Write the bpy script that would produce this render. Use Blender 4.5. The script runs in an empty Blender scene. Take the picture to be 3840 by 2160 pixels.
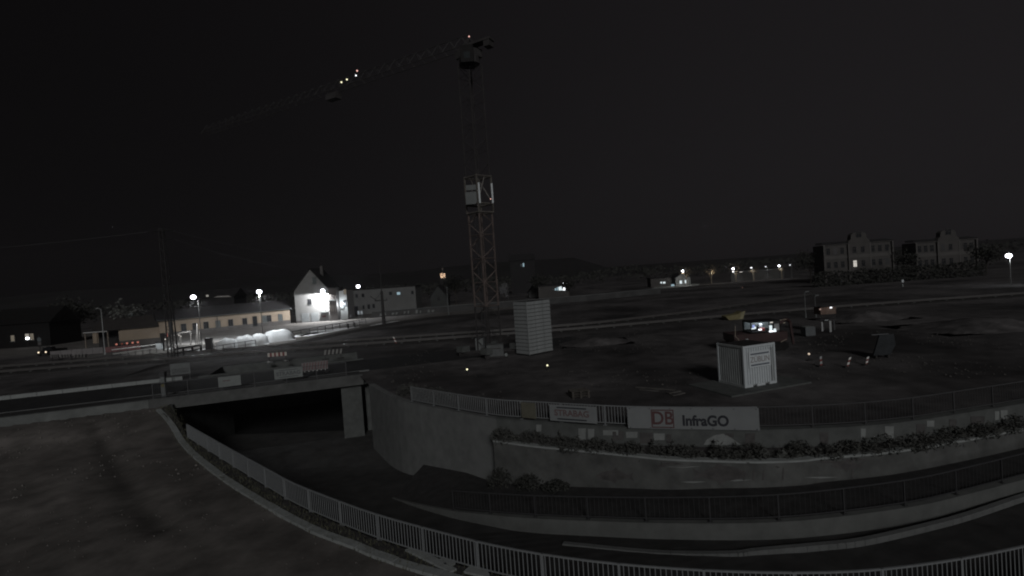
import bpy, bmesh, math, random
from mathutils import Vector, Matrix
from mathutils.geometry import tessellate_polygon
random.seed(7)
scene = bpy.context.scene
COL = scene.collection
V = Vector

# ------------------------------------------------------------------ camera
FPX = 1920.0                       # focal length in photo pixels (photo is 3840 wide)
ROLL, PITCH, CAM_H = math.radians(4.0), math.radians(1.37), 8.2
CF = V((0, math.cos(PITCH), -math.sin(PITCH)))
_r0, _u0 = V((1, 0, 0)), V((0, math.sin(PITCH), math.cos(PITCH)))
CR = _r0 * math.cos(ROLL) - _u0 * math.sin(ROLL)
CU = _u0 * math.cos(ROLL) + _r0 * math.sin(ROLL)
CC = V((0, 0, CAM_H))
cam_data = bpy.data.cameras.new('camera')
cam_data.sensor_width, cam_data.lens, cam_data.clip_end = 36.0, 18.0, 6000.0
cam = bpy.data.objects.new('camera', cam_data)
COL.objects.link(cam)
cam.matrix_world = Matrix(((CR.x, CU.x, -CF.x, CC.x), (CR.y, CU.y, -CF.y, CC.y), (CR.z, CU.z, -CF.z, CC.z), (0, 0, 0, 1)))
scene.camera = cam

# ------------------------------------------------------------------ night sky, town glow, exposure
SUN_EL, SUN_AZ = math.radians(24), math.radians(172)
SKY_STRENGTH, SUN_STRENGTH = 0.00125, 0.76
world = bpy.data.worlds.new('World')
scene.world = world
world.use_nodes = True
nt = world.node_tree
nt.nodes.clear()
sky = nt.nodes.new('ShaderNodeTexSky')
sky.sky_type = 'NISHITA'
sky.sun_disc = False
sky.sun_elevation, sky.sun_rotation = SUN_EL, SUN_AZ
hsv = nt.nodes.new('ShaderNodeHueSaturation')
hsv.inputs['Saturation'].default_value = 0.06
mixw = nt.nodes.new('ShaderNodeMixRGB')
mixw.inputs[0].default_value = 0.75
mixw.inputs[2].default_value = (5.1, 4.45, 4.95, 1)
# the town's glow lies to the right: the cloudy night sky pales smoothly from left to right
wtc = nt.nodes.new('ShaderNodeTexCoord')
wsep = nt.nodes.new('ShaderNodeSeparateXYZ')
wmap = nt.nodes.new('ShaderNodeMapRange')
wmap.interpolation_type = 'SMOOTHSTEP'
wmap.inputs['From Min'].default_value, wmap.inputs['From Max'].default_value = -0.9, 0.9
wmap.inputs['To Min'].default_value, wmap.inputs['To Max'].default_value = 0.45, 1.85
wmul = nt.nodes.new('ShaderNodeMath')
wmul.operation = 'MULTIPLY'
wmul.inputs[1].default_value = SKY_STRENGTH
nt.links.new(wtc.outputs['Generated'], wsep.inputs[0])
nt.links.new(wsep.outputs['X'], wmap.inputs['Value'])
nt.links.new(wmap.outputs[0], wmul.inputs[0])
bg = nt.nodes.new('ShaderNodeBackground')
bg.inputs['Strength'].default_value = SKY_STRENGTH
wo = nt.nodes.new('ShaderNodeOutputWorld')
nt.links.new(sky.outputs[0], hsv.inputs['Color'])
nt.links.new(hsv.outputs[0], mixw.inputs[1])
nt.links.new(mixw.outputs[0], bg.inputs['Color'])
nt.links.new(wmul.outputs[0], bg.inputs['Strength'])
nt.links.new(bg.outputs[0], wo.inputs['Surface'])
sun_d = bpy.data.lights.new('sun', 'SUN')
sun_d.energy, sun_d.angle, sun_d.color = SUN_STRENGTH, math.radians(12), (1.0, 0.995, 0.99)
sun = bpy.data.objects.new('sun', sun_d)
COL.objects.link(sun)
_sd = V((math.sin(SUN_AZ) * math.cos(SUN_EL), math.cos(SUN_AZ) * math.cos(SUN_EL), math.sin(SUN_EL)))
sun.rotation_euler = _sd.to_track_quat('Z', 'Y').to_euler()
vs = scene.view_settings
vs.view_transform, vs.look, vs.exposure, vs.gamma, vs.use_curve_mapping = 'Standard', 'None', 0.0, 1.0, False
scene.cycles.use_denoising = True
scene.cycles.filter_width = 2.0
scene.cycles.max_bounces = 4
scene.cycles.diffuse_bounces = 2
scene.cycles.sample_clamp_indirect = 0.06
scene.cycles.light_sampling_threshold = 0.0

# ------------------------------------------------------------------ helpers
def ray(px, py):
    return CF + CR * ((px - 1920) / FPX) + CU * ((1080 - py) / FPX)

def P(px, py, z=0.0):              # where the sight line through a photo pixel meets the level z
    d = ray(px, py)
    return CC + d * ((z - CAM_H) / d.z)

def Q(px, py, Y):                  # ... or the depth Y
    d = ray(px, py)
    return CC + d * (Y / d.y)

def PV(px, py, a, b):              # ... or the upright plane through a and b
    d = ray(px, py)
    n = V((-(b - a).y, (b - a).x, 0))
    return CC + d * (((a - CC).dot(n)) / d.dot(n))

MATS = {}
def mat(name, col, rough=0.8, var=0.25, scale=3.0, metal=0.0, bump=0.0, emit=None, strength=0.0, detail=4.0):
    if name in MATS:
        return MATS[name]
    m = bpy.data.materials.new(name)
    m.use_nodes = True
    t = m.node_tree
    b = t.nodes['Principled BSDF']
    b.inputs['Roughness'].default_value = rough
    b.inputs['Metallic'].default_value = metal
    if rough >= 0.7:
        b.inputs['Specular IOR Level'].default_value = 0.12
    if emit:
        b.inputs['Base Color'].default_value = (*[c * .04 for c in col], 1)
        b.inputs['Emission Color'].default_value = (*emit, 1)
        b.inputs['Emission Strength'].default_value = strength
        m.cycles.emission_sampling = 'NONE'
    else:
        tc = t.nodes.new('ShaderNodeTexCoord')
        n = t.nodes.new('ShaderNodeTexNoise')
        n.inputs['Scale'].default_value = scale
        n.inputs['Detail'].default_value = detail
        n.inputs['Roughness'].default_value = 0.65
        r = t.nodes.new('ShaderNodeValToRGB')
        r.color_ramp.elements[0].position, r.color_ramp.elements[1].position = 0.3, 0.7
        r.color_ramp.elements[0].color = (*[c * (1 - var) for c in col], 1)
        r.color_ramp.elements[1].color = (*[min(1, c * (1 + var)) for c in col], 1)
        t.links.new(tc.outputs['Object'], n.inputs['Vector'])
        t.links.new(n.outputs['Fac'], r.inputs['Fac'])
        t.links.new(r.outputs['Color'], b.inputs['Base Color'])
        if bump:
            bp = t.nodes.new('ShaderNodeBump')
            bp.inputs['Strength'].default_value = bump
            bp.inputs['Distance'].default_value = 0.05
            t.links.new(n.outputs['Fac'], bp.inputs['Height'])
            t.links.new(bp.outputs['Normal'], b.inputs['Normal'])
    MATS[name] = m
    return m

class MB:
    """collects boxes, bars, sheets; build() links them as one mesh object"""
    def __init__(s):
        s.v, s.f, s.smooth = [], [], False
    def add(s, vs, fs):
        o = len(s.v)
        s.v += [tuple(v) for v in vs]
        s.f += [tuple(i + o for i in f) for f in fs]
        return s
    def box(s, x0, y0, z0, x1, y1, z1):
        return s.add([(x0, y0, z0), (x1, y0, z0), (x1, y1, z0), (x0, y1, z0), (x0, y0, z1), (x1, y0, z1), (x1, y1, z1), (x0, y1, z1)],
                     [(0, 3, 2, 1), (4, 5, 6, 7), (0, 1, 5, 4), (1, 2, 6, 5), (2, 3, 7, 6), (3, 0, 4, 7)])
    def cbox(s, cx, cy, cz, sx, sy, sz):
        return s.box(cx - sx / 2, cy - sy / 2, cz - sz / 2, cx + sx / 2, cy + sy / 2, cz + sz / 2)
    def tube(s, p, q, r, n=6, r2=None, ang=0.0):
        p, q = V(p), V(q)
        r2 = r if r2 is None else r2
        d = (q - p).normalized()
        a = d.orthogonal().normalized()
        if abs(d.z) > 0.99:
            a = V((1, 0, 0))
        b = d.cross(a)
        vs = []
        for (c, rr) in ((p, r), (q, r2)):
            for k in range(n):
                t = 2 * math.pi * k / n + ang
                vs.append(c + (a * math.cos(t) + b * math.sin(t)) * rr)
        fs = [(k, (k + 1) % n, n + (k + 1) % n, n + k) for k in range(n)]
        fs += [tuple(range(n - 1, -1, -1)), tuple(range(n, 2 * n))]
        return s.add(vs, fs)
    def bar(s, p, q, w):
        return s.tube(p, q, w * 0.7071, 4, ang=math.pi / 4)
    def ball(s, c, r, n=10, m=6, sz=1.0):
        c = V(c)
        vs = [c + V((0, 0, -r * sz))]
        for i in range(1, m):
            t = math.pi * i / m
            for k in range(n):
                a = 2 * math.pi * k / n
                vs.append(c + V((r * math.sin(t) * math.cos(a), r * math.sin(t) * math.sin(a), -r * sz * math.cos(t))))
        vs.append(c + V((0, 0, r * sz)))
        fs = [(0, 1 + (k + 1) % n, 1 + k) for k in range(n)]
        for i in range(m - 2):
            for k in range(n):
                a = 1 + i * n
                fs.append((a + k, a + (k + 1) % n, a + n + (k + 1) % n, a + n + k))
        e = len(vs) - 1
        fs += [(e, e - n + k, e - n + (k + 1) % n) for k in range(n)]
        return s.add(vs, fs)
    def prism(s, pts, d):
        """pts: closed outline (3-D), d: extrusion vector"""
        d = V(d)
        n = len(pts)
        vs = [V(p) for p in pts] + [V(p) + d for p in pts]
        tri = tessellate_polygon([[V(p) for p in pts]])
        fs = [tuple(t) for t in tri] + [tuple(i + n for i in reversed(t)) for t in tri]
        fs += [(k, (k + 1) % n, n + (k + 1) % n, n + k) for k in range(n)]
        return s.add(vs, fs)
    def poly(s, pts):
        tri = tessellate_polygon([[V((p[0], p[1], 0)) for p in pts]])
        return s.add(pts, [tuple(t) for t in tri])
    def loft(s, A, B):
        n = len(A)
        return s.add(list(A) + list(B), [(i, i + 1, n + i + 1, n + i) for i in range(n - 1)])
    def sweep(s, pts, w, h):
        """level rail of width w and height h whose underside runs along pts"""
        n = len(pts)
        vs = []
        for i, p in enumerate(pts):
            a, b = V(pts[max(0, i - 1)]), V(pts[min(n - 1, i + 1)])
            t = (b - a)
            nn = V((-t.y, t.x, 0)).normalized() * (w / 2)
            p = V(p)
            vs += [p - nn, p + nn, p + nn + V((0, 0, h)), p - nn + V((0, 0, h))]
        fs = []
        for i in range(n - 1):
            o = 4 * i
            for k in range(4):
                fs.append((o + k, o + (k + 1) % 4, o + 4 + (k + 1) % 4, o + 4 + k))
        fs += [(0, 3, 2, 1), (4 * n - 4, 4 * n - 3, 4 * n - 2, 4 * n - 1)]
        return s.add(vs, fs)
    def mesh(s, name, m):
        me = bpy.data.meshes.new(name)
        me.from_pydata(s.v, [], s.f)
        bm = bmesh.new()
        bm.from_mesh(me)
        bmesh.ops.recalc_face_normals(bm, faces=bm.faces)
        bm.to_mesh(me)
        bm.free()
        if s.smooth:
            for p in me.polygons:
                p.use_smooth = True
        if m:
            me.materials.append(m)
        return me
    def build(s, name, m, parent=None, loc=None, rz=0.0):
        return put(name, s.mesh(name, m), parent, loc, rz)

def put(name, data, parent=None, loc=None, rz=0.0):
    o = bpy.data.objects.new(name, data)
    COL.objects.link(o)
    if parent:
        o.parent = parent
    if loc is not None:
        o.location = loc
    o.rotation_euler.z = rz
    return o

def tag(o, label=None, cat=None, group=None, kind=None):
    if label: o['label'] = label
    if cat: o['category'] = cat
    if group: o['group'] = group
    if kind: o['kind'] = kind
    return o

def thing(name, label, cat, loc=(0, 0, 0), rz=0.0, group=None):
    o = bpy.data.objects.new(name, None)
    COL.objects.link(o)
    o.location = loc
    o.rotation_euler.z = rz
    o.empty_display_size = 0.3
    return tag(o, label, cat, group)

def dup(o, loc=None, rz=None, label=None, parent=None):
    c = o.copy()
    COL.objects.link(c)
    if parent: c.parent = parent
    if loc is not None: c.location = loc
    if rz is not None: c.rotation_euler.z = rz
    if label: c['label'] = label
    for ch in list(o.children):
        dup(ch, parent=c)
    return c

def struct(name, mb, m):
    return tag(mb.build(name, m), kind='structure')

def text(body, size, parent, loc, m, name='lettering', bold=0.0, rz=0.0, sx=1.0):
    cu = bpy.data.curves.new(name, 'FONT')
    cu.body, cu.size, cu.extrude, cu.offset = body, size, 0.004, bold
    cu.align_x, cu.align_y = 'CENTER', 'CENTER'
    cu.materials.append(m)
    tmp = bpy.data.objects.new(name, cu)
    COL.objects.link(tmp)
    me = bpy.data.meshes.new_from_object(tmp.evaluated_get(bpy.context.evaluated_depsgraph_get()))
    me.materials.clear()
    me.materials.append(m)
    bpy.data.objects.remove(tmp)
    o = bpy.data.objects.new(name, me)
    COL.objects.link(o)
    o.parent = parent
    o.location = loc
    o.rotation_euler = (math.pi / 2, 0, rz)
    o.scale = (sx, 1, 1)
    return o

def smooth(pts, k=6):
    """Catmull-Rom through pts"""
    pts = [V(p) for p in pts]
    out = []
    for i in range(len(pts) - 1):
        p0, p1, p2, p3 = pts[max(0, i - 1)], pts[i], pts[i + 1], pts[min(len(pts) - 1, i + 2)]
        for j in range(k):
            t = j / k
            out.append(0.5 * ((2 * p1) + (p2 - p0) * t + (2 * p0 - 5 * p1 + 4 * p2 - p3) * t * t + (3 * p1 - p0 - 3 * p2 + p3) * t ** 3))
    out.append(pts[-1])
    return out

def resample(pts, step=None, n=None):
    L = [0.0]
    for a, b in zip(pts, pts[1:]):
        L.append(L[-1] + (b - a).length)
    n = n or max(2, int(round(L[-1] / step)) + 1)
    out, i = [], 0
    for k in range(n):
        s = L[-1] * k / (n - 1)
        while i < len(L) - 2 and L[i + 1] < s:
            i += 1
        t = (s - L[i]) / max(1e-9, L[i + 1] - L[i])
        out.append(pts[i].lerp(pts[i + 1], t))
    return out

def heading(a, b):
    return math.atan2(b.y - a.y, b.x - a.x)

def lamp_light(name, parent, loc, power, col=(0.93, 0.97, 1.0), radius=0.15, spot=None, aim=None, blend=0.5):
    d = bpy.data.lights.new(name, 'SPOT' if spot else 'POINT')
    d.energy, d.color, d.shadow_soft_size = power, col, radius
    if spot:
        d.spot_size, d.spot_blend = math.radians(spot), blend
    o = bpy.data.objects.new(name, d)
    COL.objects.link(o)
    o.parent = parent
    o.location = loc
    if aim:
        o.rotation_euler = (-V(aim)).to_track_quat('Z', 'Y').to_euler()
    return o

# ------------------------------------------------------------------ materials
concrete = mat('weathered concrete', (0.155, 0.16, 0.158), 0.9, 0.16, 1.3, bump=0.25)
concrete_pale = mat('pale concrete', (0.27, 0.285, 0.28), 0.9, 0.15, 2.0, bump=0.2)
concrete_low = mat('footpath wall concrete', (0.118, 0.122, 0.118), 0.9, 0.16, 1.3, bump=0.25)
concrete_dark = mat('dark concrete', (0.10, 0.105, 0.102), 0.9, 0.2, 1.5, bump=0.3)
soil = mat('dark site soil', (0.07, 0.066, 0.066), 0.95, 0.45, 0.55, bump=0.6, detail=9)
dirt = mat('brown dirt', (0.115, 0.106, 0.098), 0.95, 0.35, 0.5, bump=0.8, detail=10)
ballast = mat('track ballast', (0.05, 0.047, 0.046), 0.95, 0.5, 2.5, bump=0.8, detail=8)
asphalt = mat('asphalt', (0.036, 0.036, 0.037), 0.85, 0.3, 1.2, bump=0.2, detail=8)
paving = mat('footway paving', (0.045, 0.044, 0.044), 0.9, 0.25, 2.2, bump=0.3)
steel_rail = mat('galvanised railing', (0.19, 0.20, 0.205), 0.6, 0.12, 8.0, 0.05)
steel_dim = mat('painted dark railing', (0.066, 0.066, 0.069), 0.6, 0.15, 8.0, 0.2)
steel_dark = mat('dark steel', (0.032, 0.03, 0.03), 0.6, 0.3, 4.0, 0.3)
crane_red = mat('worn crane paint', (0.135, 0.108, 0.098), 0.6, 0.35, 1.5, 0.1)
crane_dark = mat('unlit crane paint', (0.052, 0.049, 0.049), 0.7, 0.25, 1.5)  # darker copy of the crane paint, standing in for missing light
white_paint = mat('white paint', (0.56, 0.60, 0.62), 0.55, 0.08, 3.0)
container_grey = mat('shaded container paint', (0.36, 0.38, 0.38), 0.6, 0.15, 1.5)  # darker copy of the white paint; puts the side's shade into the colour
banner_mesh = mat('mesh banner', (0.20, 0.21, 0.213), 0.9, 0.07, 1.2)
board_grey = mat('grey board', (0.16, 0.17, 0.17), 0.85, 0.12, 1.5)
board_pale = mat('weathered board', (0.21, 0.225, 0.22), 0.85, 0.12, 1.5)
ink_dark = mat('dark print', (0.035, 0.036, 0.042), 0.8, 0.1, 3)
ink_faint = mat('faded print', (0.095, 0.10, 0.105), 0.8, 0.1, 3)
ink_red = mat('faded red print', (0.10, 0.054, 0.055), 0.8, 0.1, 3)
ink_rust = mat('faded rust print', (0.13, 0.085, 0.085), 0.8, 0.1, 3)
foliage_dark = mat('dark foliage', (0.04, 0.041, 0.037), 0.9, 0.5, 3.0)
night_wall = mat('unlit dark wall', (0.011, 0.0105, 0.0105), 0.9, 0.3, 1.0)
foliage_pale = mat('dry pale foliage', (0.14, 0.145, 0.135), 0.9, 0.3, 3.0)
bark = mat('bark', (0.05, 0.045, 0.04), 0.9, 0.3, 4.0)
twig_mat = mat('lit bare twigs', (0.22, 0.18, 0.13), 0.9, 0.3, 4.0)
render_white = mat('white house render', (0.225, 0.225, 0.22), 0.9, 0.08, 0.8)
render_grey = mat('grey render', (0.15, 0.152, 0.15), 0.9, 0.12, 0.35)
render_yellow = mat('yellow render', (0.30, 0.245, 0.19), 0.9, 0.08, 0.5)
plinth_mat = mat('grey plinth render', (0.10, 0.095, 0.092), 0.9, 0.2, 1.0)
roof_dark = mat('dark roof tiles', (0.028, 0.027, 0.028), 0.9, 0.3, 1.0)
far_wall = mat('far dark facade', (0.078, 0.074, 0.071), 0.9, 0.15, 0.4)
far_trim = mat('far facade band', (0.105, 0.10, 0.096), 0.9, 0.1, 0.4)
glass_dark = mat('dark window glass', (0.015, 0.017, 0.02), 0.25, 0.2, 1.0)
glass_grey = mat('curtained window', (0.10, 0.115, 0.115), 0.4, 0.2, 2.0)
tarp = mat('white tarpaulin', (0.66, 0.68, 0.69), 0.7, 0.08, 1.8, bump=0.5)
yard = mat('pale gravel yard', (0.145, 0.138, 0.13), 0.95, 0.35, 0.35, bump=0.5, detail=9)
street = mat('street surface', (0.13, 0.125, 0.12), 0.9, 0.3, 0.5, detail=8)
snow = mat('thin snow', (0.82, 0.83, 0.84), 0.9, 0.2, 0.9, detail=8)
timber = mat('weathered timber', (0.22, 0.19, 0.16), 0.85, 0.3, 3.0)
red_paint = mat('red paint', (0.17, 0.035, 0.032), 0.6, 0.15, 3.0)
red_hoard = mat('red hoarding', (0.17, 0.09, 0.09), 0.7, 0.15, 1.0)
grey_hoard = mat('grey hoarding', (0.20, 0.19, 0.19), 0.7, 0.15, 1.0)
machine_red = mat('dark red machine paint', (0.034, 0.014, 0.013), 0.6, 0.3, 2.0)
machine_dark = mat('dark machine paint', (0.016, 0.015, 0.015), 0.7, 0.3, 2.0)
yellow_paint = mat('dull yellow paint', (0.20, 0.175, 0.095), 0.7, 0.2, 1.5)
brown_panel = mat('brown cabin panel', (0.16, 0.11, 0.09), 0.7, 0.2, 2.0)
polished = mat('worn rail head', (0.5, 0.5, 0.5), 0.3, 0.1, 5.0, 0.9)
reflect = mat('reflective white', (0.75, 0.75, 0.72), 0.4, 0.05, 4.0)
mural_dark = mat('dark mural paint', (0.084, 0.080, 0.079), 0.9, 0.3, 2.5)
mural_pale = mat('pale mural paint', (0.215, 0.225, 0.22), 0.9, 0.15, 2.5)
lamp_white = mat('lit lamp', (1, 1, 1), emit=(0.9, 0.93, 1.0), strength=9.0)
lamp_dim = mat('small lit lamp', (1, 1, 1), emit=(0.92, 0.95, 1.0), strength=2.0)
lamp_warm = mat('warm lit lamp', (1, 0.8, 0.5), emit=(1.0, 0.83, 0.6), strength=1.6)
lamp_red = mat('red lit lamp', (1, 0.2, 0.15), emit=(1.0, 0.42, 0.34), strength=0.75)
lamp_redhot = mat('bright red lamp', (1, 0.3, 0.3), emit=(1.0, 0.55, 0.48), strength=1.2)
lamp_yellow = mat('small yellow lamp', (1, 0.9, 0.5), emit=(1.0, 0.95, 0.62), strength=1.6)
win_lit = mat('lit window', (1, 1, 1), emit=(0.86, 0.97, 1.0), strength=0.95)
win_warm = mat('warm lit window', (1, 0.9, 0.7), emit=(1.0, 0.87, 0.68), strength=0.13)
win_white = mat('bright lit window', (1, 1, 1), emit=(1.0, 0.94, 0.86), strength=0.7)
win_blue = mat('cool lit window', (0.8, 0.9, 1), emit=(0.62, 0.88, 1.0), strength=0.45)
screen_blue = mat('blue lit glass', (0.3, 0.4, 1), emit=(0.42, 0.52, 1.0), strength=0.7)

_t = soil.node_tree
_b = _t.nodes['Principled BSDF']
_src = _b.inputs['Base Color'].links[0].from_socket
_n = _t.nodes.new('ShaderNodeTexNoise'); _n.inputs['Scale'].default_value = .075; _n.inputs['Detail'].default_value = 7
_r = _t.nodes.new('ShaderNodeMapRange'); _r.inputs['From Min'].default_value, _r.inputs['From Max'].default_value = .35, .65
_r.inputs['To Min'].default_value, _r.inputs['To Max'].default_value = .45, 1.75
_mx = _t.nodes.new('ShaderNodeVectorMath'); _mx.operation = 'SCALE'
_t.links.new(_t.nodes['Texture Coordinate'].outputs['Object'], _n.inputs['Vector'])
_t.links.new(_n.outputs['Fac'], _r.inputs['Value']); _t.links.new(_src, _mx.inputs[0]); _t.links.new(_r.outputs[0], _mx.inputs['Scale']); _t.links.new(_mx.outputs[0], _b.inputs['Base Color'])

# ------------------------------------------------------------------ plan lines of the place
BA, BB = P(0, 1578), P(1349, 1414)                       # near edge of the road and bridge
BDIR = (BB - BA).normalized()
BN = V((-BDIR.y, BDIR.x, 0))
if BN.y < 0: BN = -BN
BRIDGE_L, BRIDGE_R = P(640, 1496), BB
BRIDGE_W = 10.6
def bline(s, off=0.0, z=0.0):                            # s metres from BRIDGE_L along the bridge edge
    p = V((BRIDGE_L.x, BRIDGE_L.y, 0)) + BDIR * s + BN * off
    p.z = z
    return p
BLEN = (BRIDGE_R - BRIDGE_L).length

def dirt_z(x, y):
    d = -(V((x, y, 0)) - V((BA.x, BA.y, 0))).dot(BN)
    t = min(1, max(0, d / 9.0))
    t = t * t * (3 - 2 * t)
    return -0.42 - 1.08 * t
def PD(px, py, dz=0.0):                                  # point on the sloping dirt lot
    z = -1.0
    for _ in range(12):
        p = P(px, py, z + dz)
        z = 0.5 * z + 0.5 * dirt_z(p.x, p.y)
    return P(px, py, z + dz)

RAIL_TOP = [(700, 1590), (850, 1675), (1000, 1757), (1100, 1810), (1233, 1863), (1400, 1923), (1621, 1985), (1875, 2047), (2170, 2095),
            (2504, 2127), (2866, 2143), (3219, 2138), (3547, 2101), (3840, 2045), (4200, 1960)]
RL = smooth([V((p.x, p.y, -1.5)) for p in (P(*q, -0.45) for q in RAIL_TOP)], 8)      # railing line on the near side
W3 = smooth([P(*q) for q in ((1383, 1442), (1490, 1498), (1666, 1538), (1860, 1572), (2000, 1583), (2170, 1597), (2356, 1609), (2509, 1614),
            (2680, 1617), (2849, 1618), (3072, 1612), (3236, 1603), (3434, 1583), (3632, 1552), (3840, 1518), (4050, 1480), (4300, 1428))], 6)
W2 = smooth([P(*q, -1.0) for q in ((1850, 1657), (2000, 1677), (2120, 1689), (2362, 1713), (2509, 1727), (2680, 1733), (2840, 1737), (3000, 1732),
            (3089, 1722), (3338, 1700), (3610, 1657), (3840, 1612), (4050, 1572), (4300, 1520))], 6)
W1 = smooth([P(*q) for q in ((1470, 1868, -4.45), (1560, 1892, -4.15), (1700, 1918, -3.75), (1850, 1934, -3.35), (2000, 1946, -3.08), (2200, 1955, -2.85), (2500, 1964, -2.5),
            (2840, 1963, -2.2), (3100, 1945, -2.08), (3434, 1900, -2.0), (3649, 1850, -1.95), (3840, 1800, -1.9), (4100, 1730, -1.85))], 6)
for _L in (RL, W1, W2, W3):                              # run on beyond the right edge of the picture
    _d = (_L[-1] - _L[-4]); _d.z = 0; _d.normalize()
    _e = _L[-1].copy()
    for _k in range(1, 9):
        _L.append(_e + _d * (2.5 * _k))
def path_z(x):
    for a, b in zip(W1, W1[1:]):
        if a.x <= x <= b.x:
            return a.z + (b.z - a.z) * (x - a.x) / max(1e-6, b.x - a.x)
    return W1[0].z - 0.02 if x < W1[0].x else W1[-1].z
def ramp_drop(x):                                         # how far the ramp lies below the footpath
    return 0.66 * min(1.0, max(0.03, (x - W1[0].x) / 7.5))
NBIG = 18                                                 # first 18 spans of W3 are the tall retaining wall
BIG = W3[:NBIG + 1]
def big_foot(i):
    return -5.3 + (path_z(BIG[-1].x) + 5.3) * i / NBIG

# ------------------------------------------------------------------ ground
g = MB()
left = BA - BDIR * 420
edge = [V((left.x, left.y, 0)), bline(0), bline(0, BRIDGE_W + 8), bline(BLEN, BRIDGE_W + 8), bline(BLEN, 0.0)] + [V((p.x, p.y, 0)) for p in W3]
last = W3[-1] + (W3[-1] - W3[-3]).normalized() * 300
g.poly(edge + [V((last.x, max(last.y, 40), 0)), V((2600, 2600, 0)), V((-2600, 2600, 0)), V((-2600, 60, 0))])
struct('ground', g, soil)

# sloping dirt lot in the near left corner, wheel ruts pressed into it
ruts = [([PD(*q) for q in ((340, 1600), (400, 1700), (455, 1800), (520, 1890), (600, 1975))], 0.75, -0.16),
        ([PD(*q) for q in ((0, 1905), (90, 1925), (190, 1905), (240, 1860), (230, 1800), (120, 1770), (0, 1790))], 0.9, 0.07),
        ([PD(*q) for q in ((560, 1660), (620, 1800), (720, 1930), (900, 2050), (1100, 2160))], 0.5, 0.05),
        ([PD(*q) for q in ((0, 1650), (150, 1640), (330, 1625))], 1.2, 0.08)]
ruts = [(resample(smooth(a, 4), 0.4), w, h) for a, w, h in ruts]
from mathutils import noise as mnoise
def lot_h(x, y):
    z = dirt_z(x, y)
    z += 0.05 * mnoise.noise(V((x * 0.35, y * 0.35, 0))) + 0.03 * mnoise.noise(V((x * 1.3, y * 1.3, 5)))
    for pts, w, h in ruts:
        d = min((p.x - x) ** 2 + (p.y - y) ** 2 for p in pts) ** 0.5
        if d < 2 * w:
            z += h * math.exp(-(d / w) ** 2 * 1.6)
    return z
lotm = MB()
xs = [-62 + 0.36 * i for i in range(194)]
ys = [9 + 0.36 * j for j in range(105)]
def rail_y(x):
    for a, b in zip(RL, RL[1:]):
        if a.x <= x <= b.x:
            return a.y + (b.y - a.y) * (x - a.x) / max(1e-6, b.x - a.x)
    return 60.0 if x < RL[0].x else 14.0
idx = {}
def lot_ok(x, y):
    if (V((x, y, 0)) - V((BA.x, BA.y, 0))).dot(BN) > -0.02:
        return False
    if x > RL[0].x and y > rail_y(x) - 0.3:
        return False
    if y > RL[0].y - .3 and x > BRIDGE_L.x + (RL[0].x - BRIDGE_L.x) * (BRIDGE_L.y - y) / (BRIDGE_L.y - RL[0].y) - 0.3:
        return False
    return True
for i, x in enumerate(xs):
    for j, y in enumerate(ys):
        if lot_ok(x, y):
            idx[i, j] = len(lotm.v)
            lotm.v.append((x, y, lot_h(x, y)))
for (i, j) in idx:
    q = [(i, j), (i + 1, j), (i + 1, j + 1), (i, j + 1)]
    if all(k in idx for k in q):
        lotm.f.append(tuple(idx[k] for k in q))
lotm.smooth = True
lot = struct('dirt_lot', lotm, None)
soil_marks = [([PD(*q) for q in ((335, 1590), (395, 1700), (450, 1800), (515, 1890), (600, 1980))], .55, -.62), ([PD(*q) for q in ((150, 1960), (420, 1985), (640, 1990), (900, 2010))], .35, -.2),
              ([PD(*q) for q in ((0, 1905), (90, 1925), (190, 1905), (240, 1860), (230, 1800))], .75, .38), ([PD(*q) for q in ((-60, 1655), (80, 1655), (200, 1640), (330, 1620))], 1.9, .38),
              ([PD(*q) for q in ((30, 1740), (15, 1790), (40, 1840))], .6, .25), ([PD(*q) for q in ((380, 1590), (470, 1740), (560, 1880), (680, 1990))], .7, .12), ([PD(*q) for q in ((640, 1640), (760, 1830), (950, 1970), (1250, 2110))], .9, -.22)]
soil_marks = [(resample(smooth(a, 4), .4), w, h) for a, w, h in soil_marks]  # tyre marks; the dark ones also paint in the ruts' shade
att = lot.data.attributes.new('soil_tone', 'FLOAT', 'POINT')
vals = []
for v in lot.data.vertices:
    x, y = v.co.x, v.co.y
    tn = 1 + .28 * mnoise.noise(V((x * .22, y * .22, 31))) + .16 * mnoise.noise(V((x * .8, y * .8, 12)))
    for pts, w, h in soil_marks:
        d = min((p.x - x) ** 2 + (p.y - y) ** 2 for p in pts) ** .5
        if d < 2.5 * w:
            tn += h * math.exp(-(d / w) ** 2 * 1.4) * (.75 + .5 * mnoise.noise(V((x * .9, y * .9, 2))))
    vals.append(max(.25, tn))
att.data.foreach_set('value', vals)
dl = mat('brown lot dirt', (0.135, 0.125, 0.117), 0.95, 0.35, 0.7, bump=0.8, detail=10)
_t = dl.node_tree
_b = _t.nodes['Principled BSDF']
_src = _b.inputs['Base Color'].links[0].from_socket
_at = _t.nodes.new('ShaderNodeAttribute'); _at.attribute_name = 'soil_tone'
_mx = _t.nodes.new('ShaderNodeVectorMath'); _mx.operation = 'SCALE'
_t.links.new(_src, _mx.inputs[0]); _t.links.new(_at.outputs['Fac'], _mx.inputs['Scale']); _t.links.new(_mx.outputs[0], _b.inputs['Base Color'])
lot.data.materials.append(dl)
under = MB()
under.poly([V((-300, -60, -1.95))] + [V((300, -60, -1.95)), V((300, 14, -1.95))] + [V((p.x, p.y, -1.95)) for p in reversed(RL)] + [bline(-0.3, -0.1, -1.95), V((-300, BA.y - 90, -1.95))])
struct('verge', under, dirt)

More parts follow.
